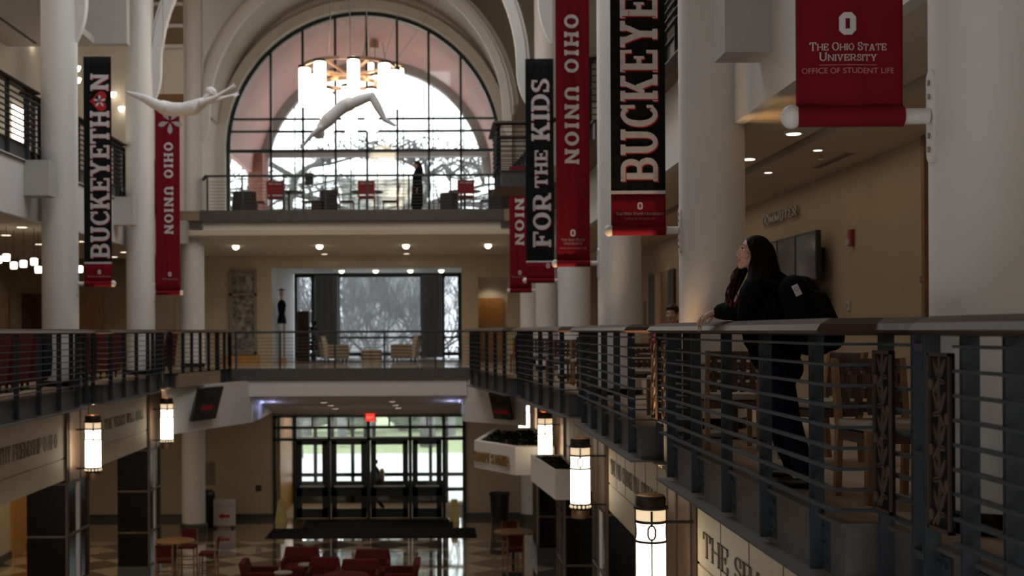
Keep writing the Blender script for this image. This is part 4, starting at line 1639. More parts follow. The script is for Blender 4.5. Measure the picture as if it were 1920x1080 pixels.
def strap_chair(label, loc, rz, group=None):
    """timber dining chair with a back of woven leather straps; faces local +Y"""
    t = thing('timber_chair', label, 'chair', loc, rz, group)
    w, d, sh, bh = 0.47, 0.46, 0.43, 0.84
    for sx in (-1, 1):
        MB().bar((sx * (w / 2 - 0.02), d / 2 - 0.03, 0), (sx * (w / 2 - 0.02), d / 2 - 0.03, sh), 0.042, 0.045, up=(0, 1, 0)).build('leg', 'wood_warm', t, local=True, bevel=0.004)
        MB().rings([[(sx * (w / 2 - 0.02) + a * 0.02, y + b * 0.022, z) for a, b in ((-1, -1), (1, -1), (1, 1), (-1, 1))] for y, z in ((-d / 2 + 0.0, 0), (-d / 2 + 0.03, sh), (-d / 2 - 0.03, bh))]).build('leg', 'wood_warm', t, local=True, bevel=0.004)
    m = MB()
    for s in (-1, 1):
        m.bar((s * (w / 2 - 0.02), -d / 2 + 0.03, sh - 0.05), (s * (w / 2 - 0.02), d / 2 - 0.03, sh - 0.05), 0.025, 0.06)
    m.bar((-w / 2 + 0.02, d / 2 - 0.03, sh - 0.05), (w / 2 - 0.02, d / 2 - 0.03, sh - 0.05), 0.025, 0.06)
    m.bar((-w / 2 + 0.02, -d / 2 + 0.03, sh - 0.05), (w / 2 - 0.02, -d / 2 + 0.03, sh - 0.05), 0.025, 0.06)
    m.build('apron', 'strap_brown', t, local=True)
    MB().box(-w / 2 + 0.005, w / 2 - 0.005, -d / 2 + 0.035, d / 2, sh - 0.01, sh + 0.045).build('seat', 'seat_tan', t, local=True, bevel=0.018)
    m = MB()
    yb = lambda z: -d / 2 + 0.03 - 0.06 * (z - sh) / (bh - sh)
    for k in range(4):
        z = sh + 0.11 + k * 0.085
        n = 5
        pts = [(-w / 2 + 0.02 + (w - 0.04) * i / (2 * n), yb(z) + (0.012 if (i + k) % 2 else -0.012)) for i in range(2 * n + 1)]
        rr = [[(x, y - 0.003, z - 0.032), (x, y + 0.003, z - 0.032), (x, y + 0.003, z + 0.032), (x, y - 0.003, z + 0.032)] for x, y in pts]
        m.rings(rr)
    bk = m.build('back_strap', 'strap_brown', t, local=True)
    m = MB()
    for k in range(5):
        x = -w / 2 + 0.075 + k * (w - 0.15) / 4
        m.bar((x, yb(sh + 0.06), sh + 0.06), (x, yb(bh - 0.03), bh - 0.03), 0.05, 0.006, up=(0, 1, 0))
    m.build('upright_strap', 'strap_brown', t, local=True)
    MB().bar((-w / 2 + 0.02, yb(bh - 0.03), bh - 0.03), (w / 2 - 0.02, yb(bh - 0.03), bh - 0.03), 0.03, 0.05).build('top_rail', 'strap_brown', t, local=True, bevel=0.008)
    return t


def round_table(label, loc, r, h, top='wood_dark', base='black_plastic', group=None):
    t = thing('round_table', label, 'table', loc, 0, group)
    MB().lathe((0, 0, 0), [(r - 0.02, h - 0.035), (r, h - 0.03), (r, h - 0.008), (r - 0.01, h)], 32).build('tabletop', top, t, local=True, smooth=True)
    MB().lathe((0, 0, 0), [(0.04, 0.03), (0.035, h - 0.06), (0.12, h - 0.04), (0.12, h - 0.03)], 16).build('pedestal', base, t, local=True, smooth=True)
    MB().lathe((0, 0, 0), [(0.28, 0), (0.28, 0.02), (0.06, 0.05)], 24).build('table_foot', base, t, local=True, smooth=True)
    return t


strap_chair('timber chair with woven brown strap back, seen whole beside the leaf panel', (2.68, 7.62, 0), pi + 0.12)
strap_chair('timber chair with woven strap back, before the white column behind the railing', (2.50, 11.0, 0), -0.05)
strap_chair('timber chair standing just behind the railing woman, mostly hidden by her legs', (2.95, 9.9, 0), pi * 0.6)
strap_chair('timber chair half cut by the picture edge, before the thick column', (3.0, 6.0, 0), 0.5)
round_table('round dark-topped table behind the woman, before the white column', (2.80, 12.1, 0), 0.42, 0.70)
GCH = 'timber chairs along the far gallery railing'
round_table('round dark table behind the railing bay with the lit orange bars', (3.0, 16.2, 0), 0.45, 0.72)
strap_chair('timber chair facing away by the lit orange railing bars', (2.75, 15.1, 0), 0.1)
strap_chair('timber chair beyond the table of the lit orange railing bars', (2.85, 17.4, 0), pi)
round_table('round dark table behind the railing below the tall red banner', (2.95, 22.4, 0), 0.45, 0.72)
strap_chair('timber chair on the near side of the table below the tall red banner', (2.6, 21.4, 0), 0.0)
strap_chair('timber chair on the far side of the table below the tall red banner', (2.7, 23.6, 0), pi)
strap_chair('timber chair below the FOR THE KIDS banner, nearer of two', (2.4, 25.0, 0), 0.2)
strap_chair('timber chair below the FOR THE KIDS banner, farther of two', (2.3, 28.6, 0), pi)
strap_chair('timber chair nearest the lit timber door, behind the last railing bay', (2.0, 30.6, 0), 0.1)


def lounge_seat(label, loc, rz, group=None, w=0.78, h=1.0, material='red_fabric', name='lounge_chair'):
    t = thing(name, label, 'armchair', loc, rz, group)
    MB().box(-w / 2 + 0.07, w / 2 - 0.07, -0.28, 0.36, 0.16, 0.44).build('seat', material, t, local=True, bevel=0.04)
    MB().rings([[(x, y + 0.0, z) for x, y in ((-w / 2 + a, yy - 0.07), (w / 2 - a, yy - 0.07), (w / 2 - a, yy + 0.07), (-w / 2 + a, yy + 0.07))] for a, yy, z in ((0.02, -0.30, 0.14), (0.0, -0.34, 0.6), (0.04, -0.40, h))]).build('backrest', material, t, local=True, bevel=0.03)
    for s in (-1, 1):
        a, b = sorted((s * w / 2, s * (w / 2 - 0.09)))
        MB().box(a, b, -0.3, 0.34, 0.14, 0.6).build('armrest', material, t, local=True, bevel=0.03)
    for sx in (-1, 1):
        for sy in (-0.26, 0.28):
            MB().cyl((sx * (w / 2 - 0.08), sy, 0), (sx * (w / 2 - 0.08), sy, 0.15), 0.022, 0.03, 8).build('leg', 'wood_dark', t, local=True)
    return t


# red seats on the far gallery, backs to the railing
LR = [(-7.55, 20.9), (-7.55, 22.05), (-7.58, 23.25), (-7.6, 26.2), (-7.6, 27.5), (-7.6, 28.8), (-7.5, 32.3), (-7.35, 33.6)]
LRL = ['dark red high-backed seat at the picture edge behind the railing', 'dark red high-backed seat beside the one with the jacket',
       'dark red high-backed seat with the dark jacket over its back',
       'dark red high-backed seat between the two lamps, nearest the heart banner', 'dark red high-backed seat between the two lamps, middle of three',
       'dark red high-backed seat between the two lamps, nearest the leaf banner', 'dark red high-backed seat just past the pale-leaf banner',
       'dark red high-backed seat nearest the textured art window']
for (x, y), lb in zip(LR, LRL):
    lounge_seat(lb, (x, y, 0), pi / 2, w=0.95, h=1.0)
m = MB()
m.rings([[(-7.2 + a * s, 23.25 + b * 1.0, z) for a, b in ((-.11, -.27), (.12, -.27), (.13, .27), (-.11, .27))] for z, s in ((0.22, 0.9), (0.6, 1.1), (0.98, 1.0), (1.04, .6))])
tag(m.build('draped_jacket', 'dark_fabric', loc=(-7.2, 23.25, 0.22), bevel=0.03, smooth=True), 'black jacket draped over a seat back against the railing', 'jacket')

# striped armchairs and drum stools in the lounge
def striped_chair(label, loc, rz):
    t = thing('striped_armchair', label, 'armchair', loc, rz)
    w = 0.92
    MB().box(-w / 2 + 0.1, w / 2 - 0.1, -0.28, 0.40, 0.12, 0.44).build('seat', 'stripe_light', t, local=True, bevel=0.03)
    bk = MB().rings([[(x, y, z) for x, y in ((-w / 2 + a, yy - 0.08), (w / 2 - a, yy - 0.08), (w / 2 - a, yy + 0.08), (-w / 2 + a, yy + 0.08))] for a, yy, z in ((0.0, -0.32, 0.12), (0.0, -0.36, 0.5), (0.05, -0.44, 0.86))]).build('backrest', 'stripe_light', t, local=True, bevel=0.03)
    m = MB()
    for k in range(5):
        x = -w / 2 + 0.12 + k * (w - 0.24) / 4
        m.bar((x, -0.27, 0.5), (x, -0.35, 0.86), 0.06, 0.012, up=(0, 1, 0))
        m.bar((x, -0.42, 0.5), (x, -0.53, 0.86), 0.06, 0.012, up=(0, 1, 0))
    m.build('back_stripes', 'stripe_dark', bk, local=True)
    for s in (-1, 1):
        a, b = sorted((s * w / 2, s * (w / 2 - 0.14)))
        am = MB().box(a, b, -0.32, 0.42, 0.1, 0.58).build('armrest', 'stripe_light', t, local=True, bevel=0.03)
        m = MB()
        for k in range(4):
            a2, b2 = sorted((s * (w / 2 + 0.004), s * (w / 2 - 0.002)))
            m.box(a2, b2, -0.3, 0.4, 0.15 + k * 0.11, 0.2 + k * 0.11)
        m.build('arm_stripes', 'stripe_dark', am, local=True)
    for sx in (-1, 1):
        for sy in (-0.26, 0.34):
            MB().cyl((sx * (w / 2 - 0.1), sy, 0), (sx * (w / 2 - 0.1), sy, 0.12), 0.03, n=8).build('leg', 'black_plastic', t, local=True)
    return t


striped_chair('striped armchair facing right in the lounge window, by the dark curtain', (at(627, 676, 42.6).x, 42.6, 0), -pi / 2 + 0.25)
striped_chair('striped armchair facing the two small drum stools from the timber-door end', (at(760, 676, 42.8).x, 42.8, 0), pi / 2 - 0.15)
for x, lb in ((688, 'striped drum stool in the lounge, on the side of the dark curtain'), (706, 'striped drum stool in the lounge, on the timber-door side')):
    p = at(x, 676, 42.4)
    t = thing('drum_stool', lb, 'stool', (p.x, 42.4, 0))
    MB().lathe((0, 0, 0), [(0.165, 0.0), (0.18, 0.05), (0.18, 0.36), (0.165, 0.40)], 20).build('body', 'stripe_light', t, local=True, smooth=True)
    m = MB()
    for k in range(3):
        m.lathe((0, 0, 0), [(0.176, 0.07 + k * 0.11), (0.184, 0.075 + k * 0.11), (0.184, 0.115 + k * 0.11), (0.176, 0.12 + k * 0.11)], 20)
    m.build('bands', 'stripe_dark', t, local=True)
# dark cabinet with a plant, dress stand, curtains
p = at(570, 672, 44.5)
t = thing('tall_cabinet', 'tall dark cabinet against the lounge window', 'cabinet', (p.x, 44.5, 0))
MB().box(-0.20, 0.20, -0.2, 0.2, 0, 1.72).build('carcass', 'wood_dark', t, local=True, bevel=0.01)
MB().box(-0.18, 0.18, -0.215, -0.2, 0.1, 0.85).build('door', 'wood_dark', t, local=True)
MB().box(-0.18, 0.18, -0.215, -0.2, 0.9, 1.68).build('door', 'wood_dark', t, local=True)
t = thing('climbing_plant', 'leafy green plant hanging beside the dark cabinet', 'plant', (p.x + 0.33, 44.5, 0))
MB().lathe((0, 0, 0), [(0.09, 0), (0.12, 0.22), (0.10, 0.22)], 14).build('pot', 'black_plastic', t, local=True)
MB().tube([(0, 0, 0.2), (0.03, 0, 0.8), (-0.02, 0, 1.45)], 0.012, 6).build('stem', 'bark', t, local=True)
m = MB()
for k in range(46):
    z = 0.35 + random.random() * 1.15
    a = random.random() * 6.28
    m.ball((0.09 * cos(a), 0.09 * sin(a), z), 0.05, 0.018, 0.035, 6, 4, Euler((a, random.random(), a)).to_matrix())
m.build('leaves', 'planter_green', t, local=True)
for xs, lb in (((590, 634), 'dark grey curtain behind the tall cabinet'), ((790, 829), 'dark grey curtain beside the armchair near the timber door')):
    x0, x1 = at(xs[0], 600, 47.3).x, at(xs[1], 600, 47.3).x
    t = thing('curtain', lb, 'curtain', (x0, 47.3, 0))
    n = 40
    f = [(x0 + (x1 - x0) * i / n, 47.3 + 0.05 * sin(i * 1.9)) for i in range(n + 1)]
    b = [(x, y + 0.02) for x, y in reversed(f)]
    MB().prism(f + b, 0.03, 3.08).build('drape', 'curtain', t)
    MB().cyl((x0 - 0.05, 47.3, 3.1), (x1 + 0.05, 47.3, 3.1), 0.02, n=8).build('curtain_rod', 'frame_dark', t)
p = at(523, 676, 42.6)
t = thing('dress_stand', 'dress form in a black dress on a timber stand', 'sculpture', (p.x + 0.10, 42.6, 0))
MB().box(-0.10, 0.16, -0.12, 0.12, 0, 0.12).build('plinth', 'wood_door', t, local=True)
MB().cyl((0.08, 0, 0.1), (0.08, 0, 1.3), 0.035, n=10).build('post', 'wood_door', t, local=True)
MB().lathe((0, 0, 0), [(0.16, 1.28), (0.14, 1.45), (0.10, 1.6), (0.13, 1.75), (0.15, 1.9), (0.11, 2.02), (0.04, 2.08)], 18).build('dress', 'dark_fabric', t, local=True, smooth=True)
MB().lathe((0, 0, 0), [(0.035, 2.05), (0.035, 2.16), (0.07, 2.24), (0.06, 2.36), (0.01, 2.42)], 14).build('head', 'skin', t, local=True, smooth=True)
MB().lathe((0, 0, 0), [(0.15, 2.385), (0.15, 2.395), (0.07, 2.41), (0.06, 2.44)], 18).build('hat', 'wood_dark', t, local=True)

# upper walkway: tables, red-backed chairs, low grey seats
def cafe_chair(label, loc, rz):
    t = thing('red_back_chair', label, 'chair', loc, rz)
    w, d, sh, bh = 0.5, 0.48, 0.44, 0.92
    for sx in (-1, 1):
        MB().bar((sx * (w / 2 - 0.02), d / 2 - 0.03, 0), (sx * (w / 2 - 0.02), d / 2 - 0.03, sh), 0.035, 0.035, up=(0, 1, 0)).build('leg', 'wood_warm', t, local=True)
        MB().rings([[(sx * (w / 2 - 0.02) + a * 0.018, y + b * 0.018, z) for a, b in ((-1, -1), (1, -1), (1, 1), (-1, 1))] for y, z in ((-d / 2 - 0.02, 0), (-d / 2 + 0.03, sh), (-d / 2 - 0.04, bh))]).build('leg', 'wood_warm', t, local=True)
    MB().box(-w / 2 + 0.01, w / 2 - 0.01, -d / 2 + 0.03, d / 2, sh - 0.02, sh + 0.05).build('seat', 'red_bright', t, local=True, bevel=0.015)
    b = MB().rings([[(-w / 2 + 0.02, y - 0.02, z), (w / 2 - 0.02, y - 0.02, z), (w / 2 - 0.02, y + 0.02, z), (-w / 2 + 0.02, y + 0.02, z)] for y, z in ((-d / 2 + 0.02, sh + 0.08), (-d / 2 - 0.05, bh))]).build('backrest', 'red_bright', t, local=True, bevel=0.01)
    m = MB()
    put_text(m, 'OHIO UNION', lambda u, v: (u, -d / 2 - 0.07, bh - 0.12 + v), 0.065, width=0.36, t=0.25, s=0.16)
    m.build('lettering', 'print_white', b, local=True)
    return t


def slim_chair(label, loc, rz):
    t = thing('slim_chair', label, 'chair', loc, rz)
    for sx in (-1, 1):
        MB().tube([(sx * 0.2, 0.22, 0), (sx * 0.2, 0.2, 0.44)], 0.016, 6).build('leg', 'wood_warm', t, local=True)
        MB().tube([(sx * 0.2, -0.24, 0), (sx * 0.2, -0.2, 0.44), (sx * 0.19, -0.3, 0.95)], 0.016, 6).build('leg', 'wood_warm', t, local=True)
    MB().box(-0.21, 0.21, -0.2, 0.23, 0.42, 0.46).build('seat', 'wood_dark', t, local=True, bevel=0.01)
    MB().rings([[(-0.18, y - 0.01, z), (0.18, y - 0.01, z), (0.18, y + 0.01, z), (-0.18, y + 0.01, z)] for y, z in ((-0.24, 0.62), (-0.3, 0.93))]).build('backrest', 'wood_dark', t, local=True)
    return t


UY = 38.6
US = FPX / UY
zf = Z3
for x, lb in ((526, 'near the slanting roof edge outside'), (692, 'in the middle of the arched window'), (873, 'beside the standing person in the dark coat')):
    X = (x - 820) / US
    cafe_chair('red chair with white back lettering ' + lb, (X, UY - 0.9, zf), 0.0)
for x, lb in ((541, 'dark round table near the slanting roof edge outside'), (688, 'dark round table in the middle of the arched window'), (873, 'dark round table beside the standing person in the dark coat')):
    round_table(lb, ((x - 820) / US, UY + 0.3, zf), 0.5, 0.76)
for x, r, lb in ((585, 1, 'slim chair in profile beyond the table nearest the slanting roof edge'), (482, -1, 'slim chair at the dark-curtain end of the arched window'), (650, -1, 'slim chair in profile facing the middle table from the sculpture side'), (732, 1, 'slim chair in profile at the middle table, toward the standing person'),
                 (836, -1, 'slim chair in profile facing the last table, beside the standing person'), (916, 1, 'slim chair in profile past the last table, by the jutting upper railing')):
    slim_chair(lb, ((x - 820) / US, UY + 0.25, zf), r * pi / 2)
for x, w, h, lb in ((465, 0.7, 0.66, 'low grey seat near the slanting roof edge'), (606, 0.55, 0.4, 'low grey ottoman left of the pale tree trunk view'), (621, 0.5, 0.7, 'small grey tub chair in front of the pale tree trunk'), (843, 0.55, 0.6, 'grey tub chair beside the standing person'), (938, 0.7, 0.7, 'grey tub chair under the jutting upper railing')):
    X = (x - 820) / US
    t = thing('tub_chair', lb, 'seat', (X, UY - 0.5, zf))
    MB().box(-w / 2, w / 2, -0.3, 0.3, 0.02, min(0.4, h)).build('seat', 'grey_fabric', t, local=True, bevel=0.05)
    if h > 0.5:
        MB().rings([[(w / 2 * c * cos(a), -0.05 + 0.3 * sin(a), z) for a in [pi + pi * k / 10 for k in range(11)]] + [(w / 2 * (c - .2) * cos(a), -0.05 + 0.22 * sin(a), z) for a in [2 * pi - pi * k / 10 for k in range(11)]] for z, c in ((0.05, 1), (h, 1))]).build('backrest', 'grey_fabric', t, local=True)
t = thing('notice_stand', 'small notice on a thin stand by the arched window', 'sign', ((575 - 820) / US, UY + 1.0, zf))
MB().cyl((0, 0, 0), (0, 0, 1.1), 0.015, n=8).build('pole', 'black_plastic', t, local=True)
MB().box(-0.13, 0.13, -0.01, 0.01, 1.05, 1.42).build('board', 'grey_fabric', t, local=True)

# ground floor: pub tables and chairs, club chairs, side tables
def pub_chair(label, loc, rz):
    t = thing('pub_chair', label, 'bar chair', loc, rz)
    w, sh, bh = 0.42, 0.72, 1.12
    for sx in (-1, 1):
        MB().bar((sx * 0.19, 0.19, 0), (sx * 0.18, 0.17, sh), 0.035, 0.035, up=(0, 1, 0)).build('leg', 'wood_warm', t, local=True)
        MB().rings([[(sx * 0.185 + a * 0.018, y + b * 0.018, z) for a, b in ((-1, -1), (1, -1), (1, 1), (-1, 1))] for y, z in ((-0.22, 0), (-0.18, sh), (-0.24, bh))]).build('leg', 'wood_warm', t, local=True)
    MB().box(-0.2, 0.2, -0.19, 0.2, sh - 0.02, sh + 0.05).build('seat', 'red_fabric', t, local=True, bevel=0.015)
    MB().rings([[(-0.19, y - 0.02, z), (0.19, y - 0.02, z), (0.19, y + 0.02, z), (-0.19, y + 0.02, z)] for y, z in ((-0.19, sh + 0.12), (-0.24, bh))]).build('backrest', 'red_fabric', t, local=True, bevel=0.01)
    m = MB()
    for z in (0.25, 0.45):
        m.bar((-0.185, 0.185, z), (0.185, 0.185, z), 0.02, 0.025).bar((-0.19, -0.2, z), (0.19, -0.2, z), 0.02, 0.025)
        for s in (-1, 1):
            m.bar((s * 0.188, -0.2, z + 0.05), (s * 0.188, 0.185, z + 0.05), 0.02, 0.025)
    m.build('footrest', 'wood_warm', t, local=True)
    return t


pa = at(328, 1010, 29.9)
round_table('tall round pub table with timber top by the dark granite pier', (pa.x, 29.9, GZ), 0.46, 1.05, 'wood_warm')
pub_chair('red-backed pub chair on the camera side of the timber pub table', (pa.x - 0.03, 29.0, GZ), 0.05)
pub_chair('red-backed pub chair behind the timber pub table', (pa.x + 0.1, 30.9, GZ), pi)
pub_chair('red-backed pub chair in profile beside the timber pub table', (pa.x + 0.78, 29.9, GZ), pi / 2)
pb = at(962, 997, 31.0)
round_table('tall round pub table under the far lamps, before the black bin', (pb.x, 31.0, GZ), 0.47, 1.05, 'wood_warm')
pub_chair('red-backed pub chair on the camera side of the table by the black bin', (pb.x, 30.2, GZ), 0)
pub_chair('red-backed pub chair behind the table by the black bin', (pb.x - 0.02, 31.9, GZ), pi)


def club_chair(label, x, ytop, Y, rz, w=0.85, h=0.8):
    p = at(x, ytop, Y)
    return lounge_seat(label, (p.x, Y, GZ), rz, w=w, h=h, name='club_chair')


club_chair('dark red club chair at the bottom edge, nearest the timber pub table', 490, 1042, 28.6, -pi / 2)
club_chair('dark red club chair with a small round table before it', 563, 1036, 30.0, pi)
club_chair('dark red club chair at the bottom edge before the small pale-topped side table', 606, 1050, 28.6, pi, 0.72)
club_chair('dark red club chair with its back high against the bright door reflection', 697, 1030, 29.6, pi)
club_chair('dark red club chair turned sideways, between the tall-backed one and the reflection', 750, 1046, 28.5, pi / 2, 1.0)
club_chair('dark red club chair directly before the tall-backed one at the bottom edge', 674, 1050, 28.3, pi, 0.88)
for x, y, Y, lb in ((575, 1057, 29.3, 'small round side table with a pale top between club chairs'), (531, 1072, 27.5, 'small round side table with a pale top, half out of the picture')):
    p = at(x, y, Y)
    round_table(lb, (p.x, Y, GZ), 0.2, p.z - GZ, 'seat_tan')
p = at(648, 1078, 27.25)
round_table('low round red table at the bottom edge between the club chairs', (p.x, 27.25, GZ), 0.5, p.z - GZ, 'red_fabric')

# ================================================================ fixtures, ground floor
def entry_mat(label, x0, x1, y0, y1):
    tag(MB().box(x0, x1, y0, y1, GZ, GZ + 0.015).build('door_mat', 'mat_rubber', loc=((x0 + x1) / 2, (y0 + y1) / 2, GZ)), label, 'mat')


entry_mat('long black rubber mat, the one farther from the doors', -4.95, 1.1, 36.5, 38.3)
entry_mat('shorter black rubber mat right at the doors', -4.1, 0.45, 38.45, 40.0)
p = at(937, 978, 39.3)
t = thing('waste_bin', 'tall black waste bin against the beige wall', 'bin', (p.x, 39.3, GZ))
MB().lathe((0, 0, 0), [(0.25, 0), (0.30, 0.86), (0.30, 0.88)], 24).build('body', 'black_plastic', t, local=True, smooth=True)
MB().lathe((0, 0, 0), [(0.32, 0.86), (0.32, 0.93), (0.29, 0.93), (0.27, 0.80)], 24).build('rim', 'black_plastic', t, local=True, smooth=True)
p = at(421, 978, 38.6)
t = thing('direction_board', 'white floor sign with a red arrow beside the waste bins', 'sign', (p.x, 38.6, GZ))
fr_ = MB().box(-0.33, 0.33, -0.03, 0.03, 0.06, 0.86).build('board', 'print_white', t, local=True, bevel=0.01)
m = MB()
m.face([(0.16, -0.034, 0.30), (0.16, -0.034, 0.40), (-0.05, -0.034, 0.40), (-0.05, -0.034, 0.30)])
m.face([(-0.05, -0.034, 0.25), (-0.05, -0.034, 0.45), (-0.19, -0.034, 0.35)])
m.build('arrow', 'print_red', fr_, local=True)
m = MB()
put_sans(m, 'Welcome', lambda u, v: (u, -0.034, 0.62 + v), 0.14)
m.build('lettering', 'print_grey', fr_, local=True)
for s in (-1, 1):
    MB().box(s * 0.26 - 0.03, s * 0.26 + 0.03, -0.2, 0.2, 0, 0.07).build('foot', 'black_plastic', t, local=True)
p = at(388, 980, 38.9)
t = thing('poster_bin', 'black bin with a red panel next to the white arrow sign', 'bin', (p.x, 38.9, GZ))
MB().lathe((0, 0, 0), [(0.22, 0), (0.26, 0.95), (0.26, 1.0), (0.18, 1.1)], 20).build('body', 'black_plastic', t, local=True, smooth=True)
MB().box(-0.27, -0.05, -0.285, -0.262, 0.28, 0.80).build('panel', 'red_bright', t, local=True)
for x, y, lb in ((852, 965, 'yellowish folded wet-floor sign at the door end nearest the bin'), (527, 970, 'yellowish folded wet-floor sign in the glass corner by the arrow sign')):
    p = at(x, y, 39.7)
    t = thing('wet_floor_sign', lb, 'sign', (p.x, 39.7, GZ))
    for s in (-1, 1):
        MB().rings([[(-0.17, s * 0.16 - 0.01, 0), (0.17, s * 0.16 - 0.01, 0), (0.17, s * 0.16 + 0.01, 0), (-0.17, s * 0.16 + 0.01, 0)], [(-0.09, s * 0.02 - 0.01, 0.68), (0.09, s * 0.02 - 0.01, 0.68), (0.09, s * 0.02 + 0.01, 0.68), (-0.09, s * 0.02 + 0.01, 0.68)]]).build('panel', 'yellow_plastic', t, local=True)
p = at(694, 782, 40.1)
t = thing('exit_sign', 'red lit exit sign over the street doors', 'exit sign', (p.x, 40.1, p.z))
ex = MB().box(-0.14, 0.14, -0.04, 0.04, -0.13, 0.11).build('case', 'exit_glow', t, local=True)
m = MB()
put_sans(m, 'EXIT', lambda u, v: (u, -0.045, -0.045 + v), 0.11)
m.build('lettering', 'exit_letter', ex, local=True)
MB().cyl((0, 0, 0.1), (0, 0, 0.35), 0.012, n=6).build('stem', 'black_plastic', t, local=True)
p = at(485, 915, DY)
tag(MB().box(-0.09, 0.09, -0.03, 0.0, -0.09, 0.09).build('wall_plate', 'grey_fabric'), 'small grey plate on the beige wall by the doors', 'wall plate').location = (p.x, DY, p.z)
p = at(392, 888, DY)
o = tag(MB().box(-0.2, 0.2, -0.02, 0.0, -0.36, 0.36).build('notice_board', 'seat_tan'), 'framed notice on the beige wall above the black bin with red panel', 'notice')
o.location = (p.x, DY, p.z)


def tv(label, c, w, h, rz, tilt=0.0, name='television'):
    t = thing(name, label, 'television', c, rz)
    t.rotation_euler = (tilt, 0, rz)
    MB().box(-w / 2, w / 2, 0.0, 0.07, -h / 2, h / 2).build('case', 'black_plastic', t, local=True, bevel=0.006)
    MB().box(-w / 2 + 0.03, w / 2 - 0.03, -0.004, 0.0, -h / 2 + 0.03, h / 2 - 0.03).build('screen', 'screen', t, local=True)
    MB().box(-0.12, 0.12, 0.07, 0.24, -0.12, 0.12).build('wall_mount', 'black_plastic', t, local=True)
    return t


def yaw_to(n):
    return atan2(n[0], -n[1])


tl = tv('television tilted on the pale cheek wall below the walkway, beside the leaf-banner lamp', (-5.80, 32.3, -0.80), 1.25, 0.86, 1.237, 0.28)
tr = tv('television tilted on the pale cheek wall above the hexagonal planter', (1.64, 33.6, -0.98), 0.72, 0.72, -0.877, 0.28)
for o, cs in ((tl, ((0, -0.1, 'print_red', 0.12),)), (tr, ((0, -0.15, 'print_red', 0.1),))):
    for x, z, mm, hh in cs:
        MB().box(-0.3, 0.3, -0.008, -0.004, z - hh / 2, z + hh / 2).build('picture_band', mm, o, local=True)

# planters
def planter(label, pts, z0, z1):
    cx_ = sum(p[0] for p in pts) / len(pts)
    cy_ = sum(p[1] for p in pts) / len(pts)
    t = thing('lobby_planter', label, 'planter', (cx_, cy_, z0))
    inner = [(cx_ + (x - cx_) * 0.86, cy_ + (y - cy_) * 0.86) for x, y in pts]
    m = MB()
    m.rings([[(x, y, z0) for x, y in pts], [(x, y, z1) for x, y in pts], [(x, y, z1) for x, y in inner], [(x, y, z1 - 0.12) for x, y in inner]])
    m.build('box', 'cream_plaster', t)
    m = MB()
    xs = [p[0] for p in inner]
    ys = [p[1] for p in inner]

    def inside(x, y):
        n = len(inner)
        return all((inner[(i + 1) % n][0] - inner[i][0]) * (y - inner[i][1]) - (inner[(i + 1) % n][1] - inner[i][1]) * (x - inner[i][0]) > 0.02 for i in range(n)) or \
            all((inner[(i + 1) % n][0] - inner[i][0]) * (y - inner[i][1]) - (inner[(i + 1) % n][1] - inner[i][1]) * (x - inner[i][0]) < -0.02 for i in range(n))
    k = 0
    while k < 420:
        x, y = random.uniform(min(xs), max(xs)), random.uniform(min(ys), max(ys))
        if inside(x, y):
            a, b = random.random() * 6.28, random.uniform(-0.6, 0.6)
            m.ball((x, y, z1 - 0.07 + random.random() * 0.05), 0.075, 0.03, 0.012, 6, 4, Euler((b, b, a)).to_matrix())
            k += 1
    o = m.build('low_foliage', 'planter_green', t)
    o['kind'] = 'stuff'
    return t


def gp_(x, y, z):
    """plan point seen at pixel x,y when its height is z"""
    Y = (EYE - z) * FPX / (y - (PY - ROLL * (x - PX)))
    return ((x - PX) * Y / FPX, Y)


pz = -1.45
A = gp_(888, 826, pz)
C = gp_(965, 838, pz)
Dp = gp_(1030, 838, pz)
B = gp_(928, 802, pz)
E = gp_(1030, 802, pz)
pl1 = planter('hexagonal white planter with dark low foliage, over the diner sign letters', [A, C, (2.46, C[1]), (2.46, B[1]), B], pz - 0.60, pz)
pz = -1.45
A2, C2_ = gp_(994, 852, pz), gp_(1040, 882, pz)
planter('small square white planter jutting out beside the lamp with the whole base', [A2, C2_, (2.46, C2_[1]), (2.46, A2[1])], pz - 0.52, pz)
# raised letters on the hexagonal planter
a3, c3_ = Vector((A[0], A[1], 0)), Vector((C[0], C[1], 0))
dd = (c3_ - a3).normalized()
nn = Vector((dd.y, -dd.x, 0))
t = thing('sign_letters', 'raised bronze sign letters on the face of the hexagonal planter', 'sign letters', (a3.x, a3.y, -1.89))
for m in put_words("SLOOPY'S DINER", lambda u, v: tuple(a3 + dd * (0.06 + u) + nn * 0.03 + Vector((0, 0, -1.45 - 0.44 + v))), 0.22, center=False, depth=tuple(nn * 0.04), width=(c3_ - a3).length * 0.86, t=0.15, s=0.09):
    m.build('word', 'brass', t)

# lobby side wall timber panels seen through the far openings
struct(MB().box(-11.4, -11.2, 20, 40.4, GZ, -0.9), 'wall_lobby_left', 'beige_wall')
for i, (y0, y1) in enumerate(((26.2, 27.6), (30.0, 31.2), (33.5, 34.6), (36.5, 37.6))):
    struct(MB().box(-11.2, -11.14, y0, y1, GZ, GZ + 2.6), 'door_lobby_%d' % (i + 1), 'wood_door')
struct(MB().box(-11.2, -11.16, 20, 40.4, GZ, GZ + 0.2), 'baseboard_left', 'granite_base')

# ================================================================ fixtures, gallery storey
# televisions on the beige wall, fire alarm, switch, vent, sprinkler
def wall_pt(x, y, X=5.42):
    Y = X * FPX / (x - PX)
    return Vector((X, Y, at(x, y, Y).z))


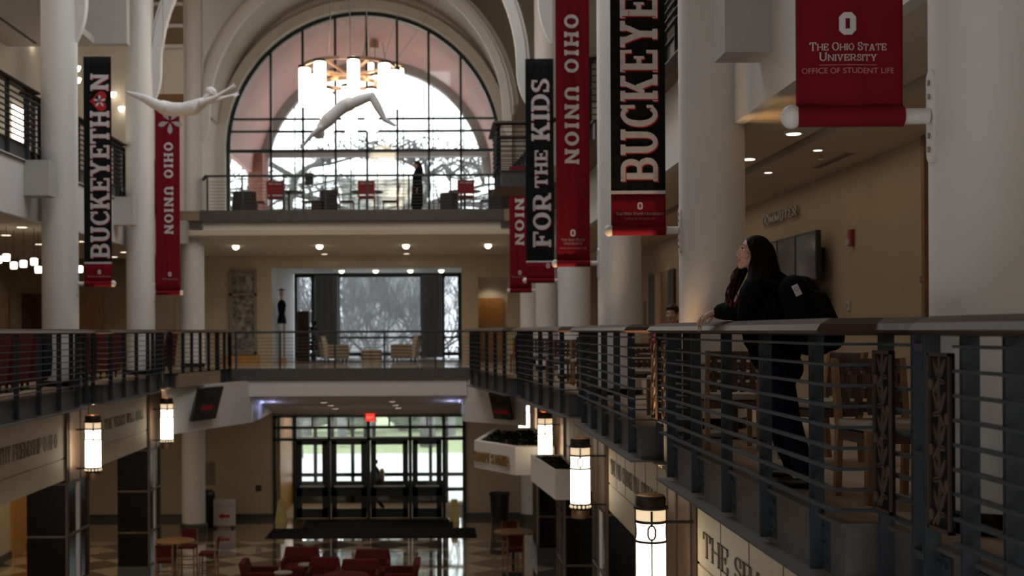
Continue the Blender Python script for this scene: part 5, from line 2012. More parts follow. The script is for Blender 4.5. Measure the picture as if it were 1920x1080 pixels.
k = 0
for row, (ya, yb_) in enumerate(((458, 434), (560, 548))):
    for i in range(3):
        xs = (1455, 1489, 1525, 1566)
        pa_, pb_ = wall_pt(xs[i], 0), wall_pt(xs[i + 1], 0)
        yc = (pa_.y + pb_.y) / 2
        w = abs(pa_.y - pb_.y) - 0.03
        zc = wall_pt(1545, 481).z if row == 0 else wall_pt(1545, 579).z
        tv('wall screen, %s of the %s row behind the woman' % (('far one', 'middle one', 'near one')[i], ('upper', 'lower')[row]), (5.42 - 0.25, yc, zc), w, 0.68, -pi / 2)
        k += 1
p = wall_pt(1601, 446)
t = thing('fire_alarm', 'red fire alarm strobe on the beige wall beside the screens', 'alarm', p)
MB().box(-0.06, 0, -0.06, 0.06, -0.11, 0.11).build('case', 'alarm_red', t, local=True, bevel=0.01)
MB().box(-0.09, -0.06, -0.035, 0.035, -0.09, -0.02).build('strobe_lens', 'print_white', t, local=True)
p = wall_pt(1593, 573)
t = thing('card_reader', 'small white card reader on the beige wall near the backpack', 'card reader', p)
MB().box(-0.03, 0, -0.045, 0.045, -0.07, 0.07).build('case', 'print_white', t, local=True, bevel=0.008)
MB().box(-0.033, -0.03, -0.012, 0.012, -0.03, 0.02).build('slot', 'black_plastic', t, local=True)
p = wall_pt(1732, 524)
t = thing('room_plate', 'small dark room plate on the beige wall by the thick column', 'sign', p)
MB().box(-0.02, 0, -0.05, 0.05, -0.04, 0.04).build('plate', 'black_plastic', t, local=True)
MB().box(-0.023, -0.02, -0.025, 0.025, -0.005, 0.02).build('mark', 'print_grey', t, local=True)
struct(MB().box(5.36, 5.44, wall_pt(1741, 400).y - 0.05, wall_pt(1741, 400).y + 0.04, 0, CEIL2), 'trim_12', 'wood_warm')
a_, b_ = wall_pt(1436, 420), wall_pt(1502, 400)
m = MB()
put_text(m, 'COMMUTER', lambda u, v: (5.38, a_.y - u, a_.z - 0.05 + v), 0.17, center=False, depth=(-0.02, 0, 0), width=a_.y - b_.y, t=0.2, s=0.12)
tag(m.build('wall_letters', 'nickel', loc=(5.38, a_.y, a_.z)), 'dull metal letters on the beige wall above the screens', 'sign letters')
# doors along the gallery wall
for i, (xa, xb, mm) in enumerate(((1207, 1220, 'wood_door'), (1221, 1231, 'wood_dark'), (1232, 1243, 'wood_door'), (1247, 1258, 'brown_wall'), (1259, 1268, 'wood_dark'))):
    pa_, pb_ = wall_pt(xa, 0), wall_pt(xb, 0)
    d = struct(MB().box(5.36, 5.43, pb_.y, pa_.y, 0, 2.4), 'door_gallery_%d' % (i + 1), mm)
    if i == 0:
        yc = (pa_.y + pb_.y) / 2
        struct(MB().box(5.355, 5.36, yc - 0.25, yc + 0.2, 1.0, 1.75), 'door_pane', 'black_plastic', parent=d)
for y in (27.2, 30.0):
    spot_light('door_wash', (5.0, y, 3.1), 9, WARM, size=RAD(80), blend=0.7)

# recessed downlights
DLG = 'recessed ceiling lights'


def downlight(label, x, y, z, r, glow='down_glow', group=None, dome=False):
    t = thing('downlight', label, 'ceiling light', (x, y, z), 0, group)
    MB().lathe((0, 0, 0), [(r + 0.03, -0.012), (r + 0.035, 0.0), (r, 0.0), (r, -0.012)], 20).build('trim_ring', 'print_white', t, local=True)
    if dome:
        MB().ball((0, 0, 0), r, r, r, 18, 10).build('lens', glow, t, local=True, smooth='all')
    else:
        MB().lathe((0, 0, 0), [(r, -0.018), (r, -0.013)], 20).build('lens', glow, t, local=True)
    return t


SOF = lambda Y: 3.8 - 0.32 * (Y - 36.9) / 4.7
for x, lb in ((443, 'nearest the pale-leaf banner'), (600, 'above the tall cabinet'), (762, 'above the facing striped armchair'), (916, 'nearest the short red banner')):
    Y = 39.2
    downlight('bright round soffit light ' + lb, (x - 820) * Y / FPX, Y, SOF(Y) - 0.01, 0.105, 'down_glow', None, True)
for x, y in ((609, 481), (763, 480)):
    Y = 41.0
    downlight('dim small light just before the lounge sign, over the %s' % ('cabinet' if x < 700 else 'armchair'), (x - 820) * Y / FPX, Y, SOF(Y) - 0.02, 0.09, 'down_dim')
for x, y, c_, lb in ((1490, 249, 1, 'under the block O banner'), (1405, 297, 1, 'beside the white column behind the woman')):
    Y = (CEIL2 - EYE) * FPX / (PY - ROLL * (x - PX) - y)
    downlight('oval-looking gallery ceiling light ' + lb, (x - PX) * Y / FPX, Y, CEIL2, 0.075, 'down_glow')
for x, y, lb in ((1535, 280, 'near the sprinkler head'), (1442, 322, 'next along the ceiling past the sprinkler head')):
    Y = (CEIL2 - EYE) * FPX / (PY - ROLL * (x - PX) - y)
    X = (x - PX) * Y / FPX
    downlight('small dim spot in the gallery ceiling ' + lb, X, Y, CEIL2, 0.05, 'down_dim')
for x, y, g in ((42, 425, 'down_dim'), (12, 440, 'down_dim'), (75, 457, 'down_dim'), (150, 452, 'down_dim'), (234, 472, 'down_dim'), (214, 481, 'down_dim')):
    Y = (CEIL2 - EYE) * FPX / (PY - ROLL * (x - PX) - y)
    downlight('dim recessed light in the dark gallery ceiling around the heart-banner column', (x - PX) * Y / FPX, Y, CEIL2, 0.10, g, 'recessed lights in the dark gallery ceiling')
for x, y in ((607, 749), (620, 755), (628, 762), (735, 748), (741, 755), (746, 761)):
    t_ = (y - 745) / 30
    Y = 36.2 + t_ * 4
    z = -0.74 - 0.88 * (Y - 35.1) / 5.3
    downlight('small light in the sloping soffit over the street doors', (x - PX) * Y / FPX, Y, z, 0.09, 'down_dim', 'small lights over the street doors')
for sx, x in ((-1, -5.0), (1, 0.62)):
    o = tag(MB().box(x - 0.03, x + 0.03, 36.3, 37.0, -1.02, -0.94).build('blue_lamp', 'blue_glow', loc=(x, 36.6, -0.98)), 'bluish strip lamp in the entrance soffit, %s end' % ('arrow-sign' if sx < 0 else 'planter'), 'lamp')
    l = bpy.data.lights.new('blue_lamp_light', 'POINT')
    l.energy, l.color = 3, (0.45, 0.5, 1.0)
    lo = bpy.data.objects.new('blue_lamp_light', l)
    lo.location = (x - sx * 0.25, 36.6, -1.15)
    COL.objects.link(lo)
# vent and sprinkler in the gallery ceiling
x, y = 1563, 300
Y = (CEIL2 - EYE) * FPX / (PY - ROLL * (x - PX) - y)
X = (x - PX) * Y / FPX
t = thing('ceiling_vent', 'slotted air vent in the gallery ceiling near the wall', 'vent', (X, Y, CEIL2))
MB().box(-0.07, 0.07, -0.75, 0.75, -0.012, 0).build('frame', 'ceiling_paint', t, local=True)
m = MB()
for k in range(3):
    m.box(-0.05 + k * 0.04, -0.03 + k * 0.04, -0.72, 0.72, -0.016, -0.012)
m.build('slots', 'black_plastic', t, local=True)
x, y = 1541, 297
Y = (CEIL2 - EYE) * FPX / (PY - ROLL * (x - PX) - y) * 0.98
t = thing('sprinkler', 'small sprinkler head hanging from the gallery ceiling', 'sprinkler', ((x - PX) * Y / FPX, Y, CEIL2))
MB().cyl((0, 0, -0.05), (0, 0, 0), 0.012, n=8).build('stem', 'nickel', t, local=True)
MB().lathe((0, 0, 0), [(0.03, -0.058), (0.03, -0.05)], 12).build('deflector', 'nickel', t, local=True)
for x, lb in ((641, 'over the dark curtain'), (705, 'over the drum stools'), (770, 'over the facing armchair'), (828, 'nearest the timber door')):
    Y = 46.0
    downlight('bright lounge ceiling light ' + lb, (x - 820) * Y / FPX, Y, 3.2, 0.10, 'down_glow', None, True)
# lounge sign letters
sl = MB()
put_sans(sl, 'DANNY PRICE STUDENT LOUNGE', lambda u, v: (at(690, 493, 41.46).x + u, 41.46, at(690, 497, 41.46).z + v), 0.205)
tag(sl.build('lounge_sign', 'nickel', loc=(at(690, 493, 41.46).x, 41.46, at(690, 497, 41.46).z)), 'thin metal lettering above the lounge opening', 'sign letters')
sl = MB()
put_sans(sl, 'VA', lambda u, v: (at(850, 660, 47.93).x + u, 47.93, at(850, 663, 47.93).z + v), 0.42)
tag(sl.build('window_letters', 'black_plastic', loc=(at(850, 660, 47.93).x, 47.93, at(850, 663, 47.93).z)), 'two dark letters low on the lounge glass', 'sign letters')

# small white pendant lamps in the dark gallery
for i, (x, y) in enumerate(((-3, 487), (12, 483), (26, 498), (44, 495), (64, 491), (72, 506), (149, 505))):
    Y = 25.6 + (y - 483) * 0.06
    p = at(x, y, Y)
    t = thing('pendant_lamp', 'small white glass pendant in the cluster beside the heart-banner column', 'pendant lamp', p, 0, 'small white pendants in the dark gallery')
    MB().lathe((0, 0, 0), [(0.05, -0.07), (0.07, -0.06), (0.075, 0.06), (0.05, 0.075)], 16).build('glass_shade', 'lamp_glow', t, local=True, smooth=True)
    MB().cyl((0, 0, 0.07), (0, 0, CEIL2 - p.z), 0.006, n=6).build('cord', 'black_plastic', t, local=True)

# dark gallery: doors in the end wall
for i, (xa, xb, mm) in enumerate(((-20, 18, 'wood_warm'), (42, 78, 'wood_dark'), (148, 194, 'wood_warm'))):
    X0, X1 = (xa - 820) * 37 / FPX, (xb - 820) * 37 / FPX
    struct(MB().box(X0, X1, 36.95, 37.0, 0, 2.15), 'door_dark_gallery_%d' % (i + 1), mm)
# upper storey beyond the heart banner: bright window, wall lamp, slot
p0, p1 = at(28, 165, 34.0), at(45, 220, 34.0)
wy = 10.0 * FPX / (820 - 36)
struct(MB().box(-9.99, -9.93, wy - 0.45, wy + 0.45, Z3 + 0.35, Z3 + 1.9), 'window_7', 'lamp_glow')
for x, y, lb in ((70, 80, 'on the pale upper wall beside the heart-banner column'), (212, 177, 'just past the heart banner'), (145, 128, 'between the column and the heart banner, upper one'), (146, 150, 'between the column and the heart banner, lower one'), (228, 204, 'on the yellowish wall past the heart banner')):
    Y = 9.9 * FPX / (820 - x)
    Y = min(Y, 36.8)
    p = at(x, y, Y)
    t = thing('wall_sconce', 'small bright upper-storey lamp ' + lb, 'wall lamp', p)
    MB().lathe((0, 0, 0), [(0.05, -0.08), (0.09, 0.02), (0.09, 0.05)], 14).build('shade', 'down_glow', t, local=True, smooth=True)
    MB().box(-0.10, 0.0, -0.03, 0.03, 0.03, 0.09).build('bracket', 'nickel', t, local=True)

# ================================================================ chandeliers
def chandelier(label, c, R0, ztop, n, tiers, cables, roof, glow=True):
    t = thing('chandelier', label, 'chandelier', (c[0], c[1], ztop))
    m = MB()
    for r_, z in ((R0, ztop + 0.06), (R0 * 0.62, ztop - 0.35)):
        m.rings([[(c[0] + (r_ + a) * cos(2 * pi * k / 40), c[1] + (r_ + a) * sin(2 * pi * k / 40), z + b) for a, b in ((-.03, -.04), (.03, -.04), (.03, .04), (-.03, .04))] for k in range(41)], caps=False)
    for k in range(6):
        a = 2 * pi * k / 6
        m.bar((c[0], c[1], ztop - 0.15), (c[0] + R0 * cos(a), c[1] + R0 * sin(a), ztop + 0.06), 0.04, 0.05)
    fr = m.build('ring_frame', 'bronze', t)
    for rr, z, cnt, L, off in tiers:
        for k in range(cnt):
            a = 2 * pi * (k + off) / cnt
            x, y = c[0] + rr * cos(a), c[1] + rr * sin(a)
            sh = MB().lathe((x, y, 0), [(0.13, z - L), (0.145, z - L + 0.02), (0.145, z - 0.02), (0.13, z)], 18).build('lamp_shade', 'lamp_glow', t, smooth=True)
            m = MB().lathe((x, y, 0), [(0.155, z), (0.155, z + 0.06), (0.05, z + 0.09)], 18)
            m.build('shade_cap', 'lamp_metal', sh, smooth=True)
            m = MB()
            for q in range(8):
                b = 2 * pi * q / 8
                m.ball((x + 0.147 * cos(b), y + 0.147 * sin(b), z - L + 0.12), 0.016, nu=6, nv=4)
            m.build('shade_beads', 'bronze', sh)
    for k in range(cables):
        a = 2 * pi * (k + 0.3) / cables
        MB().cyl((c[0] + R0 * 0.55 * cos(a), c[1] + R0 * 0.55 * sin(a), ztop + 0.05), (c[0] + 0.35 * cos(a), c[1] + 0.35 * sin(a), roof), 0.012, n=6).build('cable', 'cable_steel', t)
    MB().cyl((c[0], c[1], roof - 0.25), (c[0], c[1], roof), 0.16, n=16).build('canopy', 'bronze', t)
    return t


cc = at(655, 130, 31.0)
chandelier('great ring chandelier of white cylinder lamps hanging before the arched window', (cc.x, 31.0), 1.08, cc.z, 8,
           [(1.08, cc.z, 8, 0.92, 0.2), (0.62, cc.z - 0.55, 6, 0.9, 0.5)], 3, 11.35)
cc = at(702, 128, 45.5)
chandelier('smaller ring chandelier of white cylinders in the painted porch beyond the glass', (cc.x, 45.5), 0.95, cc.z, 6, [(0.9, cc.z, 7, 0.95, 0.1)], 3, ARZ + AR - 0.05)
l = bpy.data.lights.new('chandelier_light', 'POINT')
l.energy, l.color, l.shadow_soft_size = 160, (1, 0.80, 0.55), 0.6
lo = bpy.data.objects.new('chandelier_light', l)
lo.location = (ACX, 31.0, 8.0)
COL.objects.link(lo)

# ================================================================ outdoors things
def bare_tree(name_label, base, h, spread, seed, material='bark', r0=0.3, levels=5, up=0.75, lowfork=0.35, zmax=99):
    rnd = random.Random(seed)
    t = thing('bare_tree', name_label, 'tree', base)
    m = MB()
    trunk_top = Vector(base) + Vector((rnd.uniform(-.2, .2), 0, h * lowfork))
    m.tube([base, (Vector(base) + trunk_top) / 2 + Vector((rnd.uniform(-.1, .1), 0, 0)), trunk_top], [r0 * 1.15, r0, r0 * 0.9], 9)
    m.build('trunk', material, t)
    m = MB()

    def grow(p, d, L, r, lev):
        q = p + d * L * 0.5 + Vector((rnd.uniform(-.08, .08), rnd.uniform(-.08, .08), rnd.uniform(0, .06))) * L
        e = p + d * L
        e.z = min(e.z, zmax + rnd.uniform(-1.4, 0))
        q.z = min(q.z, zmax + rnd.uniform(-1.4, 0))
        m.tube([p, q, e], [r, r * 0.8, r * 0.6], 5)
        if lev == 0:
            return
        for _ in range(3 if lev > 1 else 3):
            dv = (d + Vector((rnd.uniform(-1, 1) * spread, rnd.uniform(-1, 1) * spread * 0.6, rnd.uniform(-0.25, up)))).normalized()
            grow(q if rnd.random() < 0.35 else e, dv, L * rnd.uniform(0.6, 0.8), r * 0.58, lev - 1)
    for k in range(4):
        a = 2 * pi * k / 4 + rnd.random()
        grow(trunk_top, Vector((cos(a) * spread, sin(a) * 0.5, up)).normalized(), h * 0.32, r0 * 0.6, levels - 1)
    m.build('branches', material, t)
    return t


ot = at(548, 395, 60)
bare_tree('bare spreading tree outside, trunk behind the small grey tub chair', (ot.x, 60, GZ), 15.0, 1.2, 3, 'bark', 0.40, 6, 0.2, 0.72, 9.2)
ot = at(800, 395, 64)
bare_tree('bare spreading tree outside, trunk behind the standing person', (ot.x, 64, GZ), 15.0, 1.2, 8, 'bark', 0.36, 6, 0.2, 0.72, 9.6)
for i, (x, Y, h, sd) in enumerate(((640, 64, 8.6, 1), (695, 68, 9.0, 5), (755, 70, 8.6, 9), (575, 68, 8.4, 12), (845, 68, 8.8, 15))):
    ot = at(x, 600, Y)
    bare_tree(('pale bare tree outside the lounge, first from the tall cabinet', 'pale bare tree at the middle of the lounge window', 'pale bare tree outside behind the facing armchair',
               'pale bare tree outside behind the dark cabinet', 'pale bare tree outside the narrow pane by the timber door')[i], (ot.x, Y, GZ + 0.3), h, 0.8, sd, 'bark_pale', 0.22, 6, 0.9, 0.25)
for i in range(9):
    x = -18 + i * 4.3
    Y = 69 + (i % 3)
    t = thing('hedge_bush', 'dense green bush of the hedge beyond the lawn', 'bush', (x, Y, GZ + 0.6), 0, 'hedge bushes beyond the lawn')
    m = MB()
    rnd = random.Random(i)
    for k in range(90):
        m.ball((rnd.uniform(-1.9, 1.9), rnd.uniform(-0.8, 0.8), rnd.uniform(0.2, 2.6)), rnd.uniform(0.25, 0.5), rnd.uniform(0.25, 0.4), rnd.uniform(0.2, 0.35), 7, 5)
    m.build('foliage', 'hedge_leaf', t, local=True)
    MB().cyl((0, 0, -0.8), (0, 0, 0.6), 0.1, n=8).build('stem', 'bark', t, local=True)


def facade(label, x0, x1, Y, z0, z1, cols, rows, material='ext_facade'):
    t = thing('office_building', label, 'building', ((x0 + x1) / 2, Y, z0))
    MB().box(x0, x1, Y, Y + 6, z0, z1).build('walls', material, t)
    MB().box(x0 - 0.3, x1 + 0.3, Y - 0.3, Y + 6.3, z1, z1 + 0.4).build('roof', 'ext_grey', t)
    return t


facade('low pale building far beyond the arched window, behind the standing person', at(640, 300, 100).x, at(800, 300, 100).x, 100, GZ, at(700, 345, 100).z, 8, 3, 'ext_grey')

# ================================================================ people
def hand_shape(m, wrist, dirn, palm_n, thumb_side, curl=0.5, k=1.0, spread=0.12):
    """palm and five bent fingers; dirn = towards the fingers, palm_n = out of the palm, thumb_side = +1/-1 along dirn x palm_n"""
    w = Vector(wrist)
    d = Vector(dirn).normalized()
    n = Vector(palm_n)
    n = (n - d * n.dot(d)).normalized()
    s = d.cross(n).normalized() * thumb_side
    L = 0.085 * k
    for i, o in enumerate((0.030, 0.010, -0.010, -0.029)):
        kn = w + d * (L * (1.0, 1.05, 1.0, 0.9)[i]) + s * (o * k)
        m.cone(w + d * 0.005 + s * (o * 0.6 * k), kn, 0.0135 * k, 0.0115 * k, 10)
        fl = (0.040, 0.045, 0.042, 0.033)[i] * k
        p = kn
        a = curl * 0.5
        dd = d + s * (spread * o / 0.03 * 0.6)
        dd.normalize()
        r = 0.0088 * k
        for q in range(3):
            v = (dd * cos(a) + n * sin(a)).normalized()
            e = p + v * fl * (1.0, 0.72, 0.55)[q]
            m.cone(p, e, r, r * 0.9, 8)
            p, r = e, r * 0.9
            a += curl * (0.9, 0.6, 0.4)[q]
    t0 = w + d * 0.018 * k + s * 0.022 * k
    t1 = t0 + (d * 0.6 + s * 0.75 + n * 0.25).normalized() * 0.038 * k
    t2 = t1 + (d * 0.85 + s * 0.35 + n * 0.35).normalized() * 0.030 * k
    t3 = t2 + (d * 0.95 + s * 0.05 + n * 0.4).normalized() * 0.022 * k
    m.chain([t0, t1, t2, t3], [0.014 * k, 0.0115 * k, 0.0100 * k, 0.0085 * k], 8)


def head_shape(m, c, f, up, k=1.0):
    """skull, jaw, nose, brow, lips and ears around centre c facing f; returns the local frame"""
    f = Vector(f).normalized()
    up = Vector(up)
    up = (up - f * up.dot(f)).normalized()
    s = f.cross(up)
    M = Matrix((s, f, up)).transposed()
    c = Vector(c)
    P = lambda x, y, z: c + M @ Vector((x * k, y * k, z * k))
    m.ball(P(0, -0.012, 0.032), 0.073 * k, 0.093 * k, 0.088 * k, 24, 16, M)
    m.ball(P(0, 0.034, -0.008), 0.060 * k, 0.062 * k, 0.085 * k, 24, 16, M)
    m.cone(P(0, 0.03, -0.05), P(0, 0.066, -0.094), 0.046 * k, 0.023 * k)
    for q in (-1, 1):
        m.cone(P(q * 0.050, 0.0, -0.042), P(q * 0.020, 0.062, -0.092), 0.022 * k, 0.020 * k)
        m.ball(P(q * 0.031, 0.055, -0.020), 0.034 * k, 0.034 * k, 0.036 * k, 16, 12, M)
        m.cone(P(q * 0.014, 0.089, 0.036), P(q * 0.044, 0.074, 0.034), 0.0105 * k, 0.010 * k, 10)
        m.ball(P(q * 0.012, 0.099, -0.028), 0.0095 * k, 0.012 * k, 0.008 * k, 10, 8, M)
        m.ball(P(q * 0.074, -0.012, 0.0), 0.009 * k, 0.019 * k, 0.031 * k, 12, 8, M)
        m.cone(P(q * 0.016, 0.083, -0.055), P(0, 0.092, -0.053), 0.0055 * k, 0.0075 * k, 8)
        m.cone(P(q * 0.014, 0.081, -0.068), P(0, 0.088, -0.069), 0.0060 * k, 0.0085 * k, 8)
    m.cone(P(0, 0.082, 0.034), P(0, 0.103, -0.018), 0.0090 * k, 0.0115 * k, 10)
    m.ball(P(0, 0.105, -0.020), 0.0100 * k, 0.011 * k, 0.010 * k, 10, 8, M)
    return P, M


def face_parts(P, M, body, k=1.0, lips=True, brow='hair_dark'):
    for q in (-1, 1):
        e = MB().ball(P(q * 0.031, 0.0745, 0.014), 0.0145 * k, 0.0125 * k, 0.0105 * k, 14, 10, M).build('eye', 'eye_white', body, smooth='all')
        MB().ball(P(q * 0.032, 0.0845, 0.015), 0.0062 * k, 0.0038 * k, 0.0062 * k, 12, 8, M).build('iris', 'eye_iris', e, smooth='all')
        m = MB()
        m.chain([P(q * 0.016, 0.087, 0.021), P(q * 0.031, 0.0895, 0.0265), P(q * 0.046, 0.079, 0.020)], [0.0016 * k, 0.0024 * k, 0.0016 * k], 6)
        m.build('eyelashes', brow, e)
        MB().chain([P(q * 0.014, 0.0955, 0.044), P(q * 0.032, 0.0895, 0.048), P(q * 0.050, 0.076, 0.041)], [0.0016 * k, 0.0020 * k, 0.0010 * k], 6).build('eyebrow', brow, body)
    if lips:
        m = MB()
        for q in (-1, 1):
            m.cone(P(q * 0.019, 0.0835, -0.0585), P(0, 0.0955, -0.054), 0.0030 * k, 0.0058 * k, 8)
            m.cone(P(q * 0.017, 0.0825, -0.0645), P(0, 0.0925, -0.067), 0.0030 * k, 0.0065 * k, 8)
        m.build('lips', 'lip', body, smooth='all')


def woman():
    Hc = at(1411, 476, 8.74)
    Nb = at(1430, 530, 8.70)
    Ch = at(1446, 570, 8.66)
    Wa = at(1452, 630, 8.61)
    Hp = at(1464, 690, 8.58)
    lf = Vector((-0.52, -0.85, 0))
    f = Vector((-0.85, 0.52, 0))
    t = thing('person', 'woman in black jacket leaning her forearms on the handrail and looking up', 'person', (Hp.x + 0.02, Hp.y, 0))
    Sl, Sr = Nb + lf * 0.165 + Vector((0, 0, -0.055)), Nb - lf * 0.165 + Vector((0, 0, -0.055))
    El, Er = Vector((2.13, 8.70, 1.135)), Vector((2.16, 9.02, 1.135))
    Wl, Wr = Vector((1.965, 8.965, 1.145)), Vector((1.985, 9.12, 1.140))
    HL, HR = Hp + lf * 0.085, Hp - lf * 0.085
    KL, KR = at(1478, 785, 8.40), at(1450, 782, 8.70)
    AL = Vector((2.345, 8.17, 0.085))
    AR_ = Vector((2.42, 8.74, 0.085))
    # body: one skin from head to feet
    m = MB()
    P, M = head_shape(m, Hc, (-0.985, -0.10, 0.17), (0.12, 0.02, 1))
    m.cone(P(0, -0.012, -0.06), Nb + Vector((0, 0, 0.0)), 0.050, 0.060)
    m.chain([Nb, Ch, Wa, Hp], [0.07, 0.11, 0.105, 0.12])
    m.cone(Sl, Sr, 0.05, 0.05)
    for S, E, W in ((Sl, El, Wl), (Sr, Er, Wr)):
        m.chain([S, E, W], [0.045, 0.036, 0.025])
    for H, K, A in ((HL, KL, AL), (HR, KR, AR_)):
        fd = f if A is AL else Vector((-0.75, 0.66, 0))
        m.chain([H, K, A, A + fd * 0.10 + Vector((0, 0, -0.045))], [0.075, 0.052, 0.035, 0.025])
    hand_shape(m, Wl + Vector((-0.01, 0.012, 0)), (-0.62, 0.62, -0.30), (-0.15, 0.1, -1), 1, 0.55)
    hand_shape(m, Wr + Vector((-0.012, 0.006, 0)), (-0.78, 0.40, -0.48), (-0.2, 0.0, -1), -1, 0.62)
    me = fuse(m, 0.0042, 5, 0.5)
    body = MB().build('body', 'skin', t, smooth='all', mesh=me)
    face_parts(P, M, body)
    m = MB()
    for p_ in ((1.905, 9.075, 1.102), (1.915, 9.165, 1.098)):
        m.lathe(p_, [(0.0112, -0.003), (0.0118, 0.0), (0.0112, 0.003)], 12)
    m.build('ring', 'metal_bright', body, smooth='all')
    # hair: mass, then wavy strands
    m = MB()
    m.ball(P(0, -0.026, 0.038), 0.086, 0.102, 0.096, 22, 14, M)
    m.ball(P(0, -0.078, -0.02), 0.088, 0.088, 0.125, 18, 12, M)
    m.chain([P(-0.066, 0.012, 0.055), P(-0.080, -0.005, -0.01), P(-0.085, 0.0, -0.09), at(1412, 535, 8.55), at(1404, 568, 8.56)], [0.030, 0.036, 0.042, 0.045, 0.02])
    m.chain([P(0.066, 0.016, 0.055), P(0.080, 0.0, -0.01), P(0.078, 0.02, -0.10), at(1384, 524, 8.90), at(1373, 550, 8.90), at(1366, 574, 8.88)], [0.030, 0.034, 0.036, 0.038, 0.030, 0.012])
    m.chain([P(0, -0.09, 0.0), at(1441, 515, 8.72), at(1452, 550, 8.64), at(1462, 585, 8.60)], [0.075, 0.085, 0.085, 0.05])
    m.chain([P(-0.070, -0.05, 0.03), P(-0.085, -0.06, -0.08), at(1424, 535, 8.56), at(1420, 572, 8.56)], [0.045, 0.055, 0.065, 0.04])
    hm = fuse(m, 0.007, 4, 0.5)
    hair = MB().build('hair', 'hair_dark', t, smooth='all', mesh=hm)
    m = MB()
    rnd = random.Random(4)
    for k in range(34):
        o = Vector((rnd.uniform(-.03, .03), rnd.uniform(-.04, .04), rnd.uniform(-.02, .02)))
        a, b = P(0.078, 0.0, 0.0) + o * 0.6, at(rnd.uniform(1360, 1374), rnd.uniform(560, 580), 8.88) + o * 0.5
        pts = []
        for q in range(9):
            u = q / 8
            w = 0.010 * sin(u * 14 + k)
            pts.append(a.lerp(b, u) + Vector((w - 0.03 * sin(pi * u), w, 0.0)) + o * 0.4 * u)
        m.tube(pts, 0.0035, 5)
    m.build('wavy_locks', 'hair_red', hair, smooth='all')
    m = MB()
    for k in range(60):
        th = rnd.uniform(-0.2, 1.9)
        pts = []
        for q in range(12):
            u = q / 11
            if u < 0.5:
                v = u / 0.5
                b_ = P(-0.086 * cos(th) * (0.75 + 0.25 * v), 0.012 - 0.115 * sin(th), 0.085 - 0.17 * v)
            else:
                v = (u - 0.5) / 0.5
                b_ = P(-0.086 * cos(th), 0.012 - 0.115 * sin(th), -0.085).lerp(at(1408 + 24 * th, 575, 8.515 + 0.02 * th), v)
            w_ = 0.006 * sin(u * 16 + k)
            pts.append(b_ + Vector((w_, -0.018 - w_ * 0.5, 0)))
        m.tube(pts, 0.0042, 5)
    m.build('side_locks', 'hair_dark', hair, smooth='all')
    # jacket with hood and cuffs
    m = MB()
    hem = at(1453, 655, 8.59)
    m.chain([Nb + Vector((0.01, 0, -0.01)), Ch, Wa, hem], [0.085, 0.160, 0.170, 0.178], 20)
    m.cone(Ch + f * 0.05, Wa + f * 0.07, 0.12, 0.145, 18)
    m.chain([Sl, El, Wl + (El - Wl) * 0.10], [0.078, 0.066, 0.046])
    m.chain([Sr, Er, Wr + (Er - Wr) * 0.10], [0.078, 0.066, 0.046])
    m.cone(Sl, Sr, 0.085, 0.085)
    m.ball(Nb - f * 0.11 + Vector((0, 0, -0.03)), 0.10, 0.10, 0.085)
    m.chain([at(1446, 512, 8.70), at(1458, 530, 8.66), at(1476, 545, 8.6)], [0.055, 0.075, 0.085])
    m.chain([at(1403, 548, 8.62), at(1406, 585, 8.62), at(1408, 612, 8.62)], [0.060, 0.085, 0.085])
    m.chain([at(1412, 526, 8.62), at(1400, 545, 8.68), at(1390, 572, 8.72)], [0.045, 0.045, 0.04])
    for S, E in ((Wl, El), (Wr, Er)):
        d_ = (E - S).normalized()
        for q, r in ((0.035, 0.053), (0.07, 0.060), (0.11, 0.058), (0.15, 0.066)):
            m.ball(S + d_ * q + Vector((0, 0, 0.004)), r)
    for k in range(26):
        a = rnd.uniform(0, 6.28)
        u = rnd.random()
        c_ = Ch.lerp(hem, u)
        m.ball(c_ + Vector((cos(a) * 0.155, sin(a) * 0.155, rnd.uniform(-.04, .04))), 0.022, 0.03, 0.07)
    jm = fuse(m, 0.010, 3, 0.5)
    jk = MB().build('jacket', 'jacket_black', t, smooth='all', mesh=jm)
    m = MB()
    for (a, b_) in (((1369, 574), (1371.5, 562)), ((1377, 574), (1384, 557))):
        p0, p1 = at(a[0], a[1], 8.60), at(b_[0], b_[1], 8.60)
        m.tube([p0, p1], [0.009, 0.004], 8)
    m.build('red_lining', 'banner_red', jk)
    # jeans
    m = MB()
    for H, K, A in ((HL, KL, AL), (HR, KR, AR_)):
        m.chain([H, K, A + Vector((0, 0, 0.03))], [0.105, 0.080, 0.058])
        for q in range(4):
            m.ball(K.lerp(A, 0.55 + 0.13 * q) + Vector((rnd.uniform(-.01, .01), 0, 0)), 0.066)
    m.ball(Hp, 0.15, 0.15, 0.13)
    jm = fuse(m, 0.010, 3, 0.5)
    MB().build('jeans', 'jeans', t, smooth='all', mesh=jm)
    for A in (AL, AR_):
        m = MB()
        fd = f if A is AL else Vector((-0.75, 0.66, 0))
        h = Vector((A.x, A.y, 0.0))
        m.cone(h - fd * 0.04 + Vector((0, 0, 0.04)), h + fd * 0.09 + Vector((0, 0, 0.036)), 0.04, 0.042)
        m.cone(h + fd * 0.09 + Vector((0, 0, 0.036)), h + fd * 0.17 + Vector((0, 0, 0.03)), 0.042, 0.03)
        m.cone(h - fd * 0.02 + Vector((0, 0, 0.05)), h + Vector((0, 0, 0.13)), 0.042, 0.05)
        MB().build('shoe', 'black_plastic', t, smooth='all', mesh=fuse(m, 0.008, 3, 0.5))
    # backpack
    bc = at(1516, 588, 8.47)
    bp = thing('backpack', 'large black backpack on the leaning woman, with a white tag', 'backpack', bc)
    up = Vector((-0.20, 0.12, 0.97)).normalized()
    bk = Vector((0.85, -0.52, 0.1)).normalized()
